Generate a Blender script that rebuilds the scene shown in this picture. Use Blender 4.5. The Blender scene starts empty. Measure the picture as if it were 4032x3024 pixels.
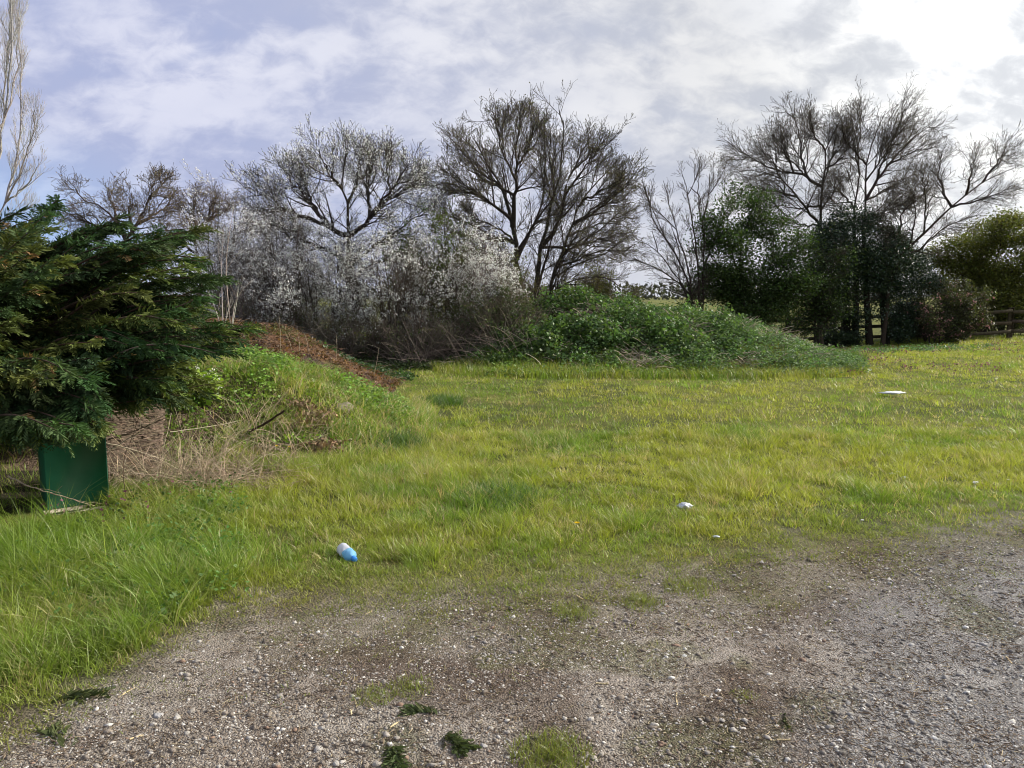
import bpy, math, numpy as np
rng = np.random.default_rng(11)
C = bpy.context.scene.collection
PI = math.pi
# ------------------------------------------------------------------ camera
CAMH, PITCH, F = 1.6, math.radians(6.5), 769.0
cp, sp = math.cos(PITCH), math.sin(PITCH)
cam = bpy.data.cameras.new('camera'); co = bpy.data.objects.new('camera', cam); C.objects.link(co)
co.location = (0, 0, CAMH); co.rotation_euler = (PI/2-PITCH, 0, 0)
cam.sensor_width = 36; cam.lens = 36*F/1024; cam.clip_start = .05; cam.clip_end = 5000
bpy.context.scene.camera = co
def ray(px, py):
    u, v = (px-512)/F, (384-py)/F
    return np.array([u, cp+v*sp, -sp+v*cp])
def W(px, py, Y):
    d = ray(px, py); return np.array([0, 0, CAMH])+d*(Y/d[1])
# ------------------------------------------------------------------ noise / terrain
_G = {}
def vnoise(x, y, s, seed=0):
    g = _G.setdefault(seed, np.random.default_rng(seed+100).random((256, 256)))
    x = np.asarray(x, float)/s+500.3; y = np.asarray(y, float)/s+500.7
    xi, yi = np.floor(x).astype(int), np.floor(y).astype(int)
    fx, fy = x-xi, y-yi; fx = fx*fx*(3-2*fx); fy = fy*fy*(3-2*fy)
    a = g[xi % 256, yi % 256]; b = g[(xi+1) % 256, yi % 256]; c = g[xi % 256, (yi+1) % 256]; d = g[(xi+1) % 256, (yi+1) % 256]
    return (a*(1-fx)+b*fx)*(1-fy)+(c*(1-fx)+d*fx)*fy
def fbm(x, y, s, seed=0, o=3):
    r, a, t = 0, 1., 0
    for k in range(o):
        r = r+a*vnoise(x, y, s/2**k, seed+k); t += a; a *= .55
    return r/t
def sm(t):
    t = np.clip(t, 0, 1); return t*t*(3-2*t)
EDGE = np.array([[0, 745], [60, 712], [130, 672], [190, 634], [260, 618], [380, 606], [480, 606], [560, 603], [640, 590], [700, 578], [800, 562], [900, 550], [1024, 534]], float)
_ex, _ey = [], []
for a, b in EDGE:
    d = ray(a, b); t = CAMH/-d[2]; _ex.append(d[0]*t); _ey.append(d[1]*t)
_ex = [_ex[0]-6]+_ex+[_ex[-1]+5, _ex[-1]+60]; _ey = [_ey[0]-3.5]+_ey+[_ey[-1]+1.4, _ey[-1]+12]
def yedge(x): return np.interp(x, _ex, _ey)
def hbase(x, y):
    z = (fbm(x, y, 2.6, 1)-.5)*.07*sm((y-yedge(x)+.6)/1.5)+(fbm(x, y, .7, 5)-.5)*.02
    z = z-.36*sm((19-x)/8)*sm((y-20)/9)*sm((x-4)/6)
    return z
def hA(x, y):   # green berm in front, left
    H = np.interp(x, [-30, -8, -4.6, -3.6, -2.8, -2.1, -1.5, -.9], [1.05, 1.05, 1.0, .90, .72, .50, .2, 0])
    w = np.where(y < 9.4, 1.35, 1.5)
    return H*np.exp(-np.abs((y-9.4)/w)**2.2)*(1+.5*(fbm(x, y, 1.2, 9)-.5))-.03
def hB(x, y):   # brown mossy heap
    H = np.interp(x, [-30, -7, -5.6, -4.7, -3.9, -3.3, -2.7, -2.3, -1.9], [.85, .95, 1.12, 1.14, .95, .7, .38, .15, 0])
    return H*np.exp(-np.abs((y-13.4)/1.6)**2.4)*(1+.3*(fbm(x, y, .9, 12)-.5)+.22*(fbm(x, y*1.6, .3, 13, 3)-.5))-.03
def hC(x, y):   # overgrown mound, centre
    return 1.16*np.exp(-np.abs((y-19.6)/2.5)**2.3)*np.exp(-np.abs((x-3.0)/3.65)**4.5)*(1+.9*(fbm(x, y, 1.2, 15)-.5))-.03
def hz(x, y):
    b = hbase(x, y); return b+np.maximum(0, np.maximum(hA(x, y), np.maximum(hB(x, y), hC(x, y))))
def hit(px, py, tmax=60):
    d = ray(px, py); t = np.arange(2.0, tmax, .02); P = np.array([0, 0, CAMH])+d*t[:, None]; b = P[:, 2] < hz(P[:, 0], P[:, 1])
    i = int(np.argmax(b)) if b.any() else len(t)-1; return P[i].copy()
# ------------------------------------------------------------------ materials
def nt(m):
    m.use_nodes = True; n = m.node_tree; n.nodes.clear(); return n
def N(t, typ, **kw):
    n = t.nodes.new(typ)
    for k, v in kw.items():
        if k in n.inputs: n.inputs[k].default_value = v
        else: setattr(n, k, v)
    return n
def bsdf_out(t, s):
    o = N(t, 'ShaderNodeOutputMaterial'); t.links.new(s, o.inputs['Surface'])
def m_col(name, rough=.9, spec=.2, bump=0, bscale=40, trans=0, tint=(1.25, 1.3, .7), var=0, vscale=30, metal=0):
    """material coloured by the mesh's own Col attribute"""
    m = bpy.data.materials.new(name); t = nt(m); L = t.links.new
    a = N(t, 'ShaderNodeAttribute', attribute_name='Col'); c = a.outputs['Color']
    if var:
        tc = N(t, 'ShaderNodeTexCoord'); nz = N(t, 'ShaderNodeTexNoise', Scale=vscale, Detail=6.)
        L(tc.outputs['Object'], nz.inputs['Vector'])
        mr = N(t, 'ShaderNodeMapRange'); mr.inputs['From Min'].default_value = .3; mr.inputs['From Max'].default_value = .7
        mr.inputs['To Min'].default_value = 1-var; mr.inputs['To Max'].default_value = 1+var
        L(nz.outputs['Fac'], mr.inputs['Value'])
        mx = N(t, 'ShaderNodeVectorMath', operation='SCALE'); L(c, mx.inputs[0]); L(mr.outputs[0], mx.inputs['Scale']); c = mx.outputs[0]
    p = N(t, 'ShaderNodeBsdfPrincipled', Roughness=rough, Metallic=metal); p.inputs['Specular IOR Level'].default_value = spec
    L(c, p.inputs['Base Color'])
    if bump:
        tc = N(t, 'ShaderNodeTexCoord'); nz = N(t, 'ShaderNodeTexNoise', Scale=bscale, Detail=8.); L(tc.outputs['Object'], nz.inputs['Vector'])
        b = N(t, 'ShaderNodeBump', Strength=bump, Distance=.02); L(nz.outputs['Fac'], b.inputs['Height']); L(b.outputs[0], p.inputs['Normal'])
    s = p.outputs[0]
    if trans:
        tr = N(t, 'ShaderNodeBsdfTranslucent'); g = N(t, 'ShaderNodeVectorMath', operation='MULTIPLY'); L(c, g.inputs[0]); g.inputs[1].default_value = tint
        L(g.outputs[0], tr.inputs['Color'])
        mi = N(t, 'ShaderNodeMixShader'); mi.inputs[0].default_value = trans; L(s, mi.inputs[1]); L(tr.outputs[0], mi.inputs[2]); s = mi.outputs[0]
    bsdf_out(t, s); return m
M_BARK = m_col('bark', .95, .1, .6, 60, var=.3, vscale=25)
M_TWIG = m_col('twig', .9, .15)
M_LEAF = m_col('leaf', .5, .35, trans=.38)
M_CON = m_col('conifer_foliage', .7, .1, trans=.22)
M_IVY = m_col('ivy_leaf', .32, .5, trans=.12)
M_PETAL = m_col('petal', .8, .1, trans=.45, tint=(1.15, 1.15, 1.12))
M_GRASS = m_col('grass_blade', .42, .4, trans=.42)
M_DRY = m_col('dry_stem', .8, .2, trans=.15)
M_STONE = m_col('stone', .9, .2, .4, 120, var=.2, vscale=60)
M_WOOD = m_col('weathered_wood', .9, .15, .5, 30, var=.3, vscale=14)
M_PAINT = m_col('green_paint', .38, .45, .06, 90, var=.10, vscale=7)
M_CONC = m_col('concrete', .95, .1, .6, 50, var=.22, vscale=18)
M_PLAST = m_col('plastic', .25, .5, trans=.35, tint=(1.1, 1.1, 1.1))
M_METAL = m_col('crushed_metal', .35, .5, metal=.7)
M_SOLID = m_col('plain_plastic', .4, .4)
def m_ground(name, bscale, bstr, dist, var=.35, patch=None):
    m = bpy.data.materials.new(name); t = nt(m); L = t.links.new
    a = N(t, 'ShaderNodeAttribute', attribute_name='Col'); tc = N(t, 'ShaderNodeTexCoord')
    n1 = N(t, 'ShaderNodeTexNoise', Scale=bscale, Detail=10., Roughness=.7); n2 = N(t, 'ShaderNodeTexNoise', Scale=bscale*.13, Detail=6.)
    vo = N(t, 'ShaderNodeTexVoronoi', Scale=bscale*1.7)
    for n in (n1, n2, vo): L(tc.outputs['Object'], n.inputs['Vector'])
    ad = N(t, 'ShaderNodeMath', operation='ADD'); L(n1.outputs['Fac'], ad.inputs[0]); L(n2.outputs['Fac'], ad.inputs[1])
    mr = N(t, 'ShaderNodeMapRange'); mr.inputs['From Min'].default_value = .7; mr.inputs['From Max'].default_value = 1.3
    mr.inputs['To Min'].default_value = 1-var; mr.inputs['To Max'].default_value = 1+var; L(ad.outputs[0], mr.inputs['Value'])
    vr = N(t, 'ShaderNodeMapRange'); vr.inputs['To Min'].default_value = .75; vr.inputs['To Max'].default_value = 1.3; L(vo.outputs['Color'], vr.inputs['Value'])
    mm = N(t, 'ShaderNodeMath', operation='MULTIPLY'); L(mr.outputs[0], mm.inputs[0]); L(vr.outputs[0], mm.inputs[1])
    mx = N(t, 'ShaderNodeVectorMath', operation='SCALE'); L(a.outputs['Color'], mx.inputs[0]); L(mm.outputs[0], mx.inputs['Scale'])
    p = N(t, 'ShaderNodeBsdfPrincipled', Roughness=.95); p.inputs['Specular IOR Level'].default_value = .12; L(mx.outputs[0], p.inputs['Base Color'])
    hh = N(t, 'ShaderNodeMath', operation='SUBTRACT'); L(n1.outputs['Fac'], hh.inputs[0]); L(vo.outputs['Distance'], hh.inputs[1])
    b = N(t, 'ShaderNodeBump', Strength=bstr, Distance=dist); L(hh.outputs[0], b.inputs['Height']); L(b.outputs[0], p.inputs['Normal'])
    bsdf_out(t, p.outputs[0]); return m
M_GROUND = m_ground('ground', 45, 1., .02)
M_TRACK = m_ground('stony_soil', 70, 1., .014, .3)
M_MOSS = m_ground('mossy_earth', 30, 1., .03, .45)
# ------------------------------------------------------------------ mesh builder
class MB:
    def __init__(s): s.v = []; s.c = []; s.q = []; s.t = []; s.n = 0
    def add(s, v, q=None, t=None, col=(.5, .5, .5)):
        v = np.asarray(v, np.float32).reshape(-1, 3); col = np.asarray(col, np.float32)
        if col.ndim == 1: col = np.broadcast_to(col, v.shape)
        s.v.append(v); s.c.append(col.reshape(-1, 3))
        if q is not None and len(q): s.q.append(np.asarray(q, np.int64).reshape(-1, 4)+s.n)
        if t is not None and len(t): s.t.append(np.asarray(t, np.int64).reshape(-1, 3)+s.n)
        s.n += len(v)
    def build(s, name, mat, parent=None, smooth=False):
        me = bpy.data.meshes.new(name); v = np.concatenate(s.v); c = np.concatenate(s.c)
        q = np.concatenate(s.q) if s.q else np.zeros((0, 4), np.int64); t = np.concatenate(s.t) if s.t else np.zeros((0, 3), np.int64)
        me.vertices.add(len(v)); me.vertices.foreach_set('co', v.ravel().astype(np.float32))
        me.loops.add(q.size+t.size); me.loops.foreach_set('vertex_index', np.concatenate([q.ravel(), t.ravel()]).astype(np.int32))
        me.polygons.add(len(q)+len(t))
        ls = np.concatenate([np.arange(len(q))*4, q.size+np.arange(len(t))*3]).astype(np.int32)
        me.polygons.foreach_set('loop_start', ls)
        me.update(calc_edges=True)
        if smooth: me.polygons.foreach_set('use_smooth', np.ones(len(q)+len(t), bool))
        at = me.color_attributes.new('Col', 'FLOAT_COLOR', 'POINT')
        at.data.foreach_set('color', np.concatenate([np.clip(c, 0, 1), np.ones((len(c), 1))], 1).astype(np.float32).ravel())
        me.materials.append(mat); o = bpy.data.objects.new(name, me); C.objects.link(o)
        if parent is not None:
            o.parent = parent; l = np.array(parent.location)
            if np.any(l): me.vertices.foreach_set('co', (v-l).ravel().astype(np.float32)); me.update()
        return o
def tag(o, label=None, cat=None, group=None, kind=None):
    for k, x in (('label', label), ('category', cat), ('group', group), ('kind', kind)):
        if x: o[k] = x
    return o
def thing(name, loc, label, cat, group=None):
    o = bpy.data.objects.new(name, None); C.objects.link(o); o.location = [float(a) for a in loc]; o.empty_display_size = .1
    return tag(o, label, cat, group)
def nrm(v): return v/np.maximum(np.linalg.norm(v, axis=-1, keepdims=True), 1e-9)
def rndir(n): return nrm(rng.normal(size=(n, 3)))
def tubes(mb, P, R, k=3, col=(.1, .08, .06)):
    P = np.asarray(P, float); R = np.asarray(R, float); B, n, _ = P.shape
    T = np.gradient(P, axis=1); T = nrm(T)
    ref = np.where(np.abs(T[..., 2:3]) > .9, [[[1., 0, 0]]], [[[0, 0, 1.]]]); U = nrm(np.cross(T, ref)); V = np.cross(T, U)
    a = np.arange(k)*2*PI/k
    ring = P[:, :, None]+R[:, :, None, None]*(np.cos(a)[:, None]*U[:, :, None]+np.sin(a)[:, None]*V[:, :, None])
    b = np.arange(B)[:, None, None]*n*k+np.arange(n-1)[None, :, None]*k; j = np.arange(k)[None, None]; j2 = (j+1) % k
    q = np.stack(np.broadcast_arrays(b+j, b+j2, b+k+j2, b+k+j), -1)
    col = np.asarray(col, float)
    if col.ndim == 2: col = np.repeat(col, n*k, 0)
    mb.add(ring, q, None, col)
def jit(base, n, amt=.2, hue=.08):
    c = np.asarray(base, float)*(1+amt*rng.uniform(-1, 1, (n, 1)))*(1+hue*rng.uniform(-1, 1, (n, 3))); return np.clip(c, 0, 1)
def leaves(mb, pos, size, col, flat=0.):
    """pointed leaf quads, random orientation"""
    n = len(pos); size = np.broadcast_to(size, (n,)) if np.ndim(size) == 0 else size
    a = rndir(n); a[:, 2] = a[:, 2]*(1-flat*.7)-.25*flat; a = nrm(a); b = nrm(np.cross(a, rndir(n)+np.array([0, 0, 2*flat]))); s = size[:, None]
    m = pos+a*s*.45+np.cross(a, b)*s*.08
    v = np.stack([pos, m+b*s*.33, pos+a*s, m-b*s*.33], 1)
    q = np.arange(n*4).reshape(-1, 4); mb.add(v, q, None, np.repeat(col, 4, 0) if np.ndim(col) == 2 else col)
def spline(pts, n):
    pts = np.asarray(pts, float); d = np.r_[0, np.cumsum(np.linalg.norm(np.diff(pts, axis=0), axis=1))]; s = np.linspace(0, d[-1], n)
    r = np.stack([np.interp(s, d, pts[:, i]) for i in range(3)], 1)
    for _ in range(2):
        r[1:-1] = .25*r[:-2]+.5*r[1:-1]+.25*r[2:]
    return r
def grow(P, R, nc, m, L, ang, up=.15, wig=.25, tmin=.15, rr=.6, rtip=.003, lj=.4, taperL=.5, outc=None, outw=0, thin=0):
    """children of every branch in P, vectorised"""
    B, n, _ = P.shape; idx = np.repeat(np.arange(B), nc); K = len(idx)
    t = tmin+(1-tmin)*((np.tile(np.arange(nc), B)+rng.random(K))/nc)*.98
    if thin:
        pl = np.linalg.norm(np.diff(P, axis=1), axis=2).sum(1); k_ = rng.random(K) < (pl/(thin*np.percentile(pl, 90)))[idx]; idx = idx[k_]; t = t[k_]; K = len(idx)
    f = t*(n-1); i = np.minimum(f.astype(int), n-2); w = (f-i)[:, None]
    p0 = P[idx, i]*(1-w)+P[idx, i+1]*w; T = nrm(P[idx, i+1]-P[idx, i]); r0 = R[idx, i]*(1-w[:, 0])+R[idx, i+1]*w[:, 0]
    side = nrm(np.cross(T, rndir(K))); a = np.radians(ang)*(1+.35*rng.uniform(-1, 1, K))[:, None]; d = nrm(T*np.cos(a)+side*np.sin(a))
    plen = np.linalg.norm(np.diff(P, axis=1), axis=2).sum(1)[idx]
    ln = L*plen*(1-taperL*t)*(1+lj*rng.uniform(-1, 1, K)) if L < 0 else L*(1-taperL*t)*(1+lj*rng.uniform(-1, 1, K))
    ln = np.abs(ln); out = np.empty((K, m, 3)); out[:, 0] = p0; p = p0
    for k in range(1, m):
        d = d+wig*rng.normal(size=(K, 3))/math.sqrt(m)+np.array([0, 0, up])*(3./m)
        if outc is not None: d = d+outw*nrm(p-outc)*(3./m)
        d = nrm(d); p = p+d*(ln/(m-1))[:, None]; out[:, k] = p
    ra = np.minimum(r0*rr, .021*ln+.004); rad = ra[:, None]*(1-np.linspace(0, 1, m)[None])+rtip*np.linspace(0, 1, m)[None]
    return out, rad
def clip_ground(P): 
    P[..., 2] = np.maximum(P[..., 2], .05); return P
def tree(name, label, cat, limbs, D, spread=.9, group=None, bark=(.055, .045, .035), lv=((11, 6, 1.7, 38), (8, 5, .75, 40), (6, 4, .3, 42)), up=.13,
         bud=None, budsz=.03, nbud=1., bloom=None, nbloom=1.6, bloomsz=.03, rtip=.005, leafn=0, leafc=None, leafsz=.05, wig=.24, limbk=7, tipk=.93, lvt=.72, rk=.78, sec=0):
    """limbs: list of (r0, [(px,py)...]) traced outlines turned into 3-D limbs standing round depth D"""
    LP, LR = [], []
    x0, y0 = limbs[0][1][0]; base = W(x0, y0, D); gx, gy = base[0], D; gz = float(hz(gx, gy))-.1
    root = thing(name, (gx, gy, gz), label, cat, group)
    for k, (r0, pts) in enumerate(limbs):
        drift = rng.uniform(-1, 1)*spread; n = len(pts); top = min(b for a, b in pts); pts = [(a, b) if b > 250 else (a, 250-(250-b)*tipk) for a, b in pts]
        depth0 = D; q = [W(a, b, depth0+drift*(i/(max(1, n-1)))**1.0*2.2*(1 if k else .3)) for i, (a, b) in enumerate(pts)]
        if k == 0 or pts[0][1] > 262: q = [np.array([q[0][0]+(q[0][0]-q[1][0])*.15, q[0][1], gz])]+q
        if k and pts[0][1] <= 262:
            A = np.concatenate(LP); d2 = np.hypot(A[:, 0]-q[0][0], A[:, 2]-q[0][2]); a0 = A[int(np.argmin(d2))]; dy = a0[1]-q[0][1]; q = [a0]+[p+np.array([0, dy, 0]) for p in q[1:]]
        sp_ = spline(q, 14); sp_[2:] += rng.normal(size=(12, 3))*.025; LP.append(sp_)
        LR.append(r0*rk*(1-np.linspace(0, 1, 14)**.7)+.009)
    LP = np.array(LP); LR = np.array(LR); tb = MB()
    if sec:
        SP, SR = grow(LP, LR, sec, 14, -.42, 33, up*.3, wig*.8, .22, .62, .009, lj=.25, taperL=.75, outc=LP[:, 3:].reshape(-1, 3).mean(0), outw=.12); SR = np.maximum(SR, .008); SR[:, :10] = np.maximum(SR[:, :10], .016); LP = np.concatenate([LP, SP]); LR = np.concatenate([LR, SR])
    nl = len(LP)
    tubes(tb, LP, LR, limbk, jit(bark, nl, .12)); tb.build('trunk', M_BARK, root, True)
    cb = MB(); P, R = LP, LR; ctr = LP[:, 3:].reshape(-1, 3).mean(0)
    for lvl, (nc, m, L, ang) in enumerate(lv):
        P, R = grow(P, R, nc, m, L, ang, up*(1 if lvl == 0 else .8), wig, .16 if lvl == 0 else .12, .55, rtip, taperL=lvt if lvl == 0 else .5, outc=ctr, outw=.12 if lvl == 0 else .05, thin=.8 if lvl == 0 else 0)
        P = np.concatenate([P]); clip_ground(P)
        tubes(cb, P, R, 4 if lvl == 0 else 3, jit(bark, len(P), .25)*(1+lvl*.25))
        if lvl == len(lv)-2: PM = P
    cb.build('crown', M_TWIG, root)
    def pts_on(n):
        i = rng.integers(0, len(P), n); f = rng.random(n)**.7*(P.shape[1]-1); j = np.minimum(f.astype(int), P.shape[1]-2); w = (f-j)[:, None]
        return P[i, j]*(1-w)+P[i, j+1]*w
    if bud is not None:
        n = int(len(P)*nbud); mb = MB(); p = pts_on(n)+rndir(n)*.012; leaves(mb, p, rng.uniform(.6, 1.4, n)*budsz, jit(bud, n, .35, .15)); mb.build('leaf_buds', M_LEAF, root)
    if bloom is not None:
        n = int(len(P)*nbloom); mb = MB(); p = pts_on(n)+rndir(n)*.02; keep = fbm(p[:, 0]*1.+p[:, 1], p[:, 2], .9, 31) > .36; p = np.concatenate([p[keep], p[keep]+rndir(int(keep.sum()))*.03])
        leaves(mb, p, rng.uniform(.6, 1.4, len(p))*bloomsz, jit(bloom, len(p), .12, .04)); mb.build('blossom', M_PETAL, root)
    if leafn:
        n = leafn; c0 = pts_on(n//9); cc = jit(leafc, len(c0), .45, .12); k = rng.integers(0, len(c0), n)
        mb = MB(); p = c0[k]+rng.normal(size=(n, 3))*np.array([.27, .27, .12]); leaves(mb, p, rng.uniform(.6, 1.3, n)*leafsz, cc[k]*(1+.2*rng.uniform(-1, 1, (n, 1))), .4); mb.build('leaves', M_LEAF, root)
    return root
def shrub(name, label, cat, px, Y, width, height, stems=26, group=None, bark=(.08, .065, .05), lv=((9, 5, .9, 38), (7, 4, .4, 42)), bloom=None, nbloom=2., leafn=0,
          leafc=None, leafsz=.045, bud=None, nbud=1., spread=.5, budsz=.03, wig=.4, zb=None, bloomsz=.028, parts=('stems', 'crown')):
    x = (px-512)/F*Y; gz = float(hz(x, Y)) if zb is None else zb
    root = thing(name, (x, Y, gz-.05), label, cat, group)
    th = rng.uniform(0, 2*PI, stems); rr = rng.random(stems)**.5
    s0 = np.stack([x+np.cos(th)*rr*width*spread*.5, Y+np.sin(th)*rr*width*.4*spread, np.full(stems, gz-.05)], 1)
    e = np.stack([x+np.cos(th)*rr*width*.5, Y+np.sin(th)*rr*width*.4, gz+height*(1-.45*rr**2)*rng.uniform(.7, 1.02, stems)], 1)
    t = np.linspace(0, 1, 9)[None, :, None]; P = s0[:, None]*(1-t)+e[:, None]*t; P[:, :, :2] += ((e-s0)[:, None, :2])*(t**2-t)*.5
    P[:, 1:] += np.cumsum(rng.normal(size=(stems, 8, 3))*.03, 1)*height/2.5; R = (.022*rng.uniform(.6, 1.2, (stems, 1))*height/3)*(1-.8*t[..., 0])+.003
    sb = MB(); tubes(sb, P, R, 5, jit(bark, stems, .25)); sb.build(parts[0], M_BARK, root, True); cb = MB()
    for lvl, (nc, m, L, ang) in enumerate(lv):
        P, R = grow(P, R, nc, m, L*height/3, ang, .12, wig, .1, .6, .003); P[..., 2] = np.maximum(P[..., 2], gz+.03)
        tubes(cb, P, R, 3, jit(bark, len(P), .3)*(1.1+.2*lvl))
    cb.build(parts[1], M_TWIG, root)
    def pts_on(n):
        i = rng.integers(0, len(P), n); f = rng.random(n)*(P.shape[1]-1); j = np.minimum(f.astype(int), P.shape[1]-2); w = (f-j)[:, None]
        return P[i, j]*(1-w)+P[i, j+1]*w
    if bloom is not None:
        n = int(len(P)*nbloom); mb = MB(); p = pts_on(n)+rndir(n)*.02; k = fbm(p[:, 0]+p[:, 1], p[:, 2], .6, 33) > .44; p = p[k]; p = np.concatenate([p, p+rndir(len(p))*.03, p+rndir(len(p))*.035])
        leaves(mb, p, rng.uniform(.6, 1.4, len(p))*bloomsz, jit(bloom, len(p), .12, .04)); mb.build('blossom', M_PETAL, root)
    if bud is not None:
        n = int(len(P)*nbud); mb = MB(); p = pts_on(n); leaves(mb, p, rng.uniform(.6, 1.4, n)*budsz, jit(bud, n, .35, .15)); mb.build('leaf_buds', M_LEAF, root)
    if leafn:
        n = leafn; c0 = pts_on(max(8, n//14)); cc = jit(leafc, len(c0), .45, .12); k = rng.integers(0, len(c0), n)
        mb = MB(); p = c0[k]+rng.normal(size=(n, 3))*.08; p[:, 2] = np.maximum(p[:, 2], gz); leaves(mb, p, rng.uniform(.6, 1.3, n)*leafsz, cc[k]*(1+.2*rng.uniform(-1, 1, (n, 1))), .4); mb.build('leaves', M_LEAF, root)
    return root
# ------------------------------------------------------------------ ground sheets
def grid(xs, ys, zf, colf):
    X, Y = np.meshgrid(xs, ys); Z = zf(X, Y); v = np.stack([X, Y, Z], -1).reshape(-1, 3); nx, ny = len(xs), len(ys)
    i = (np.arange(ny-1)[:, None]*nx+np.arange(nx-1)[None]).ravel(); q = np.stack([i, i+1, i+nx+1, i+nx], 1)
    mb = MB(); mb.add(v, q, None, colf(X, Y, Z).reshape(-1, 3)); return mb
def lerp(a, b, t): return np.asarray(a)*(1-t[..., None])+np.asarray(b)*t[..., None]
def soilcol(X, Y):
    n = fbm(X, Y, .5, 41, 4); c = lerp((.125, .096, .075), (.31, .275, .235), sm((n-.36)/.3)); c = c*(.85+.3*fbm(X, Y, 1.4, 42, 2))[..., None]
    # greyer crushed stone on the wheel track to the right
    u = X-(.62*(Y-2.2)+1.05); g = sm((u+.6+(fbm(X, Y, .6, 44)-.5)*.7)/.7)*(1-.45*sm((u-1.0)/.6))
    c = lerp2(c, (.245, .24, .235), g*.8)
    mo = sm((fbm(X, Y, .35, 47, 4)-.58)/.12)*.55; c = lerp2(c, (.10, .105, .04), mo); ed = sm((Y-yedge(X)+.75+(fbm(X, Y, .4, 48)-.5)*.9)/.7)*.6; return lerp2(c, (.11, .095, .05), ed)
def lerp2(c, b, t): return c*(1-t[..., None])+np.asarray(b)*t[..., None]
def fieldcol(X, Y, Z):
    n = fbm(X, Y, 1.3, 51, 4); c = lerp((.075, .085, .025), (.14, .145, .035), sm((n-.3)/.4)); e = Y-yedge(X)+(fbm(X, Y, .5, 53)-.5)*.9
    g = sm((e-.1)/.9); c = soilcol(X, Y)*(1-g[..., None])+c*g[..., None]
    bare = sm(1-np.hypot((X+2.62)/.95, (Y-6.6)/.5)); c = lerp2(c, (.17, .12, .09), np.clip(bare*1.5, 0, 1))
    conifer_shade = sm((-.6*Y+.4-X)/.35)*sm((10-Y)/1.5)*sm((Y-5.4)/.3); c = lerp2(c, (.05, .04, .03), conifer_shade)  # shade beneath the conifer painted into the ground as a dark colour
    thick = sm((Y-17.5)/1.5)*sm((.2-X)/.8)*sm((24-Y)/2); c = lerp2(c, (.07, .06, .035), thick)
    return c
def seg(*a): return np.unique(np.concatenate([np.linspace(p, q, n) for p, q, n in a]))
xs = seg((-1500, -60, 14), (-60, -14, 40), (-14, -5, 90), (-5, 6, 240), (6, 14, 80), (14, 60, 50), (60, 1500, 14)); ys = seg((-60, 1.8, 14), (1.8, 8, 200), (8, 26, 160), (26, 60, 40), (60, 1500, 20))
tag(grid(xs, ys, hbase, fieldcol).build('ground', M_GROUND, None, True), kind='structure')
# stony track: its own sheet, 4 mm up, following the ragged grass edge
def track():
    nu, nv = 420, 120; u = np.linspace(-4, 7, nu); mb = MB(); rag = (fbm(u, u*0, .35, 61, 4)-.5)*.5-.12
    t = np.linspace(0, 1, nv)[:, None]; X = np.broadcast_to(u[None], (nv, nu)); top = np.maximum(yedge(u)+rag, .3)
    Y = -3+(top+3)*(1-(1-t)**1.6)
    Z = hbase(X, Y)+.004+.004*(fbm(X, Y, .12, 63)-.3).clip(0)
    i = (np.arange(nv-1)[:, None]*nu+np.arange(nu-1)[None]).ravel(); mb.add(np.stack([X, Y, Z], -1), np.stack([i, i+1, i+nu+1, i+nu], 1), None, soilcol(X, Y).reshape(-1, 3))
    tag(mb.build('track', M_TRACK, None, True), kind='structure')
track()
def bcolA(X, Y, Z): return lerp(lerp((.08, .09, .03), (.15, .12, .07), sm((fbm(X, Y, .8, 71)-.4)/.2)), (.16, .115, .085), sm((-2.9-X)/.4)*sm((8.6-Y)/.4))
def bcolB(X, Y, Z):
    n = fbm(X, Y, .7, 73, 4); c = lerp((.135, .075, .042), (.085, .085, .03), sm((n-.42)/.2)); return lerp2(c, (.07, .05, .045), sm((fbm(X, Y, .4, 75)-.55)/.1)*.8)
def bcolC(X, Y, Z): return lerp((.06, .06, .025), (.10, .075, .05), sm((fbm(X, Y, .8, 77)-.4)/.2))
for nm, xr, yr, hf, cf in (('grassy_bank', (-16, -.6), (6, 13), hA, bcolA), ('mossy_bank', (-14, -1.0), (9.6, 16.6), hB, bcolB), ('overgrown_mound', (-2.4, 8.4), (14.5, 25), hC, bcolC)):
    def zf(x, y, hf=hf): return hbase(x, y)+hf(x, y)
    tag(grid(np.linspace(*xr, 190), np.linspace(*yr, 120), zf, cf).build(nm.replace('overgrown_mound', 'earth_mound'), M_MOSS, None, True), kind='structure')
# ------------------------------------------------------------------ grass
def blades(mb, p, h, w, col, lean=.5, ns=2, leandir=None):
    n = len(p); a = rng.uniform(0, 2*PI, n); side = np.stack([np.cos(a), np.sin(a), 0*a], 1); b = a+PI/2*(1+.6*rng.uniform(-1, 1, n))
    ld = np.stack([np.cos(b), np.sin(b), 0*b], 1)
    if leandir is not None: ld = nrm(ld+leandir)
    le = (lean*rng.uniform(.3, 1.5, n))[:, None]; V = []
    for k in range(ns+1):
        t = k/ns; c = p+ld*le*(t**1.8)*h[:, None]+np.array([0, 0, 1.])*(h[:, None]*t*(1-.25*le*t))
        ww = (w*(1-t)**.7*.5)[:, None]
        V += [c] if k == ns else [c-side*ww, c+side*ww]
    V = np.stack(V, 1); m = 2*ns+1; o = np.arange(n)[:, None]*m
    q = [np.concatenate([o+2*k, o+2*k+1, o+2*k+3, o+2*k+2], 1) for k in range(ns-1)]; t = np.concatenate([o+2*ns-2, o+2*ns-1, o+2*ns], 1)
    mb.add(V, np.concatenate(q) if q else None, t, np.repeat(col, m, 0))
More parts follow.
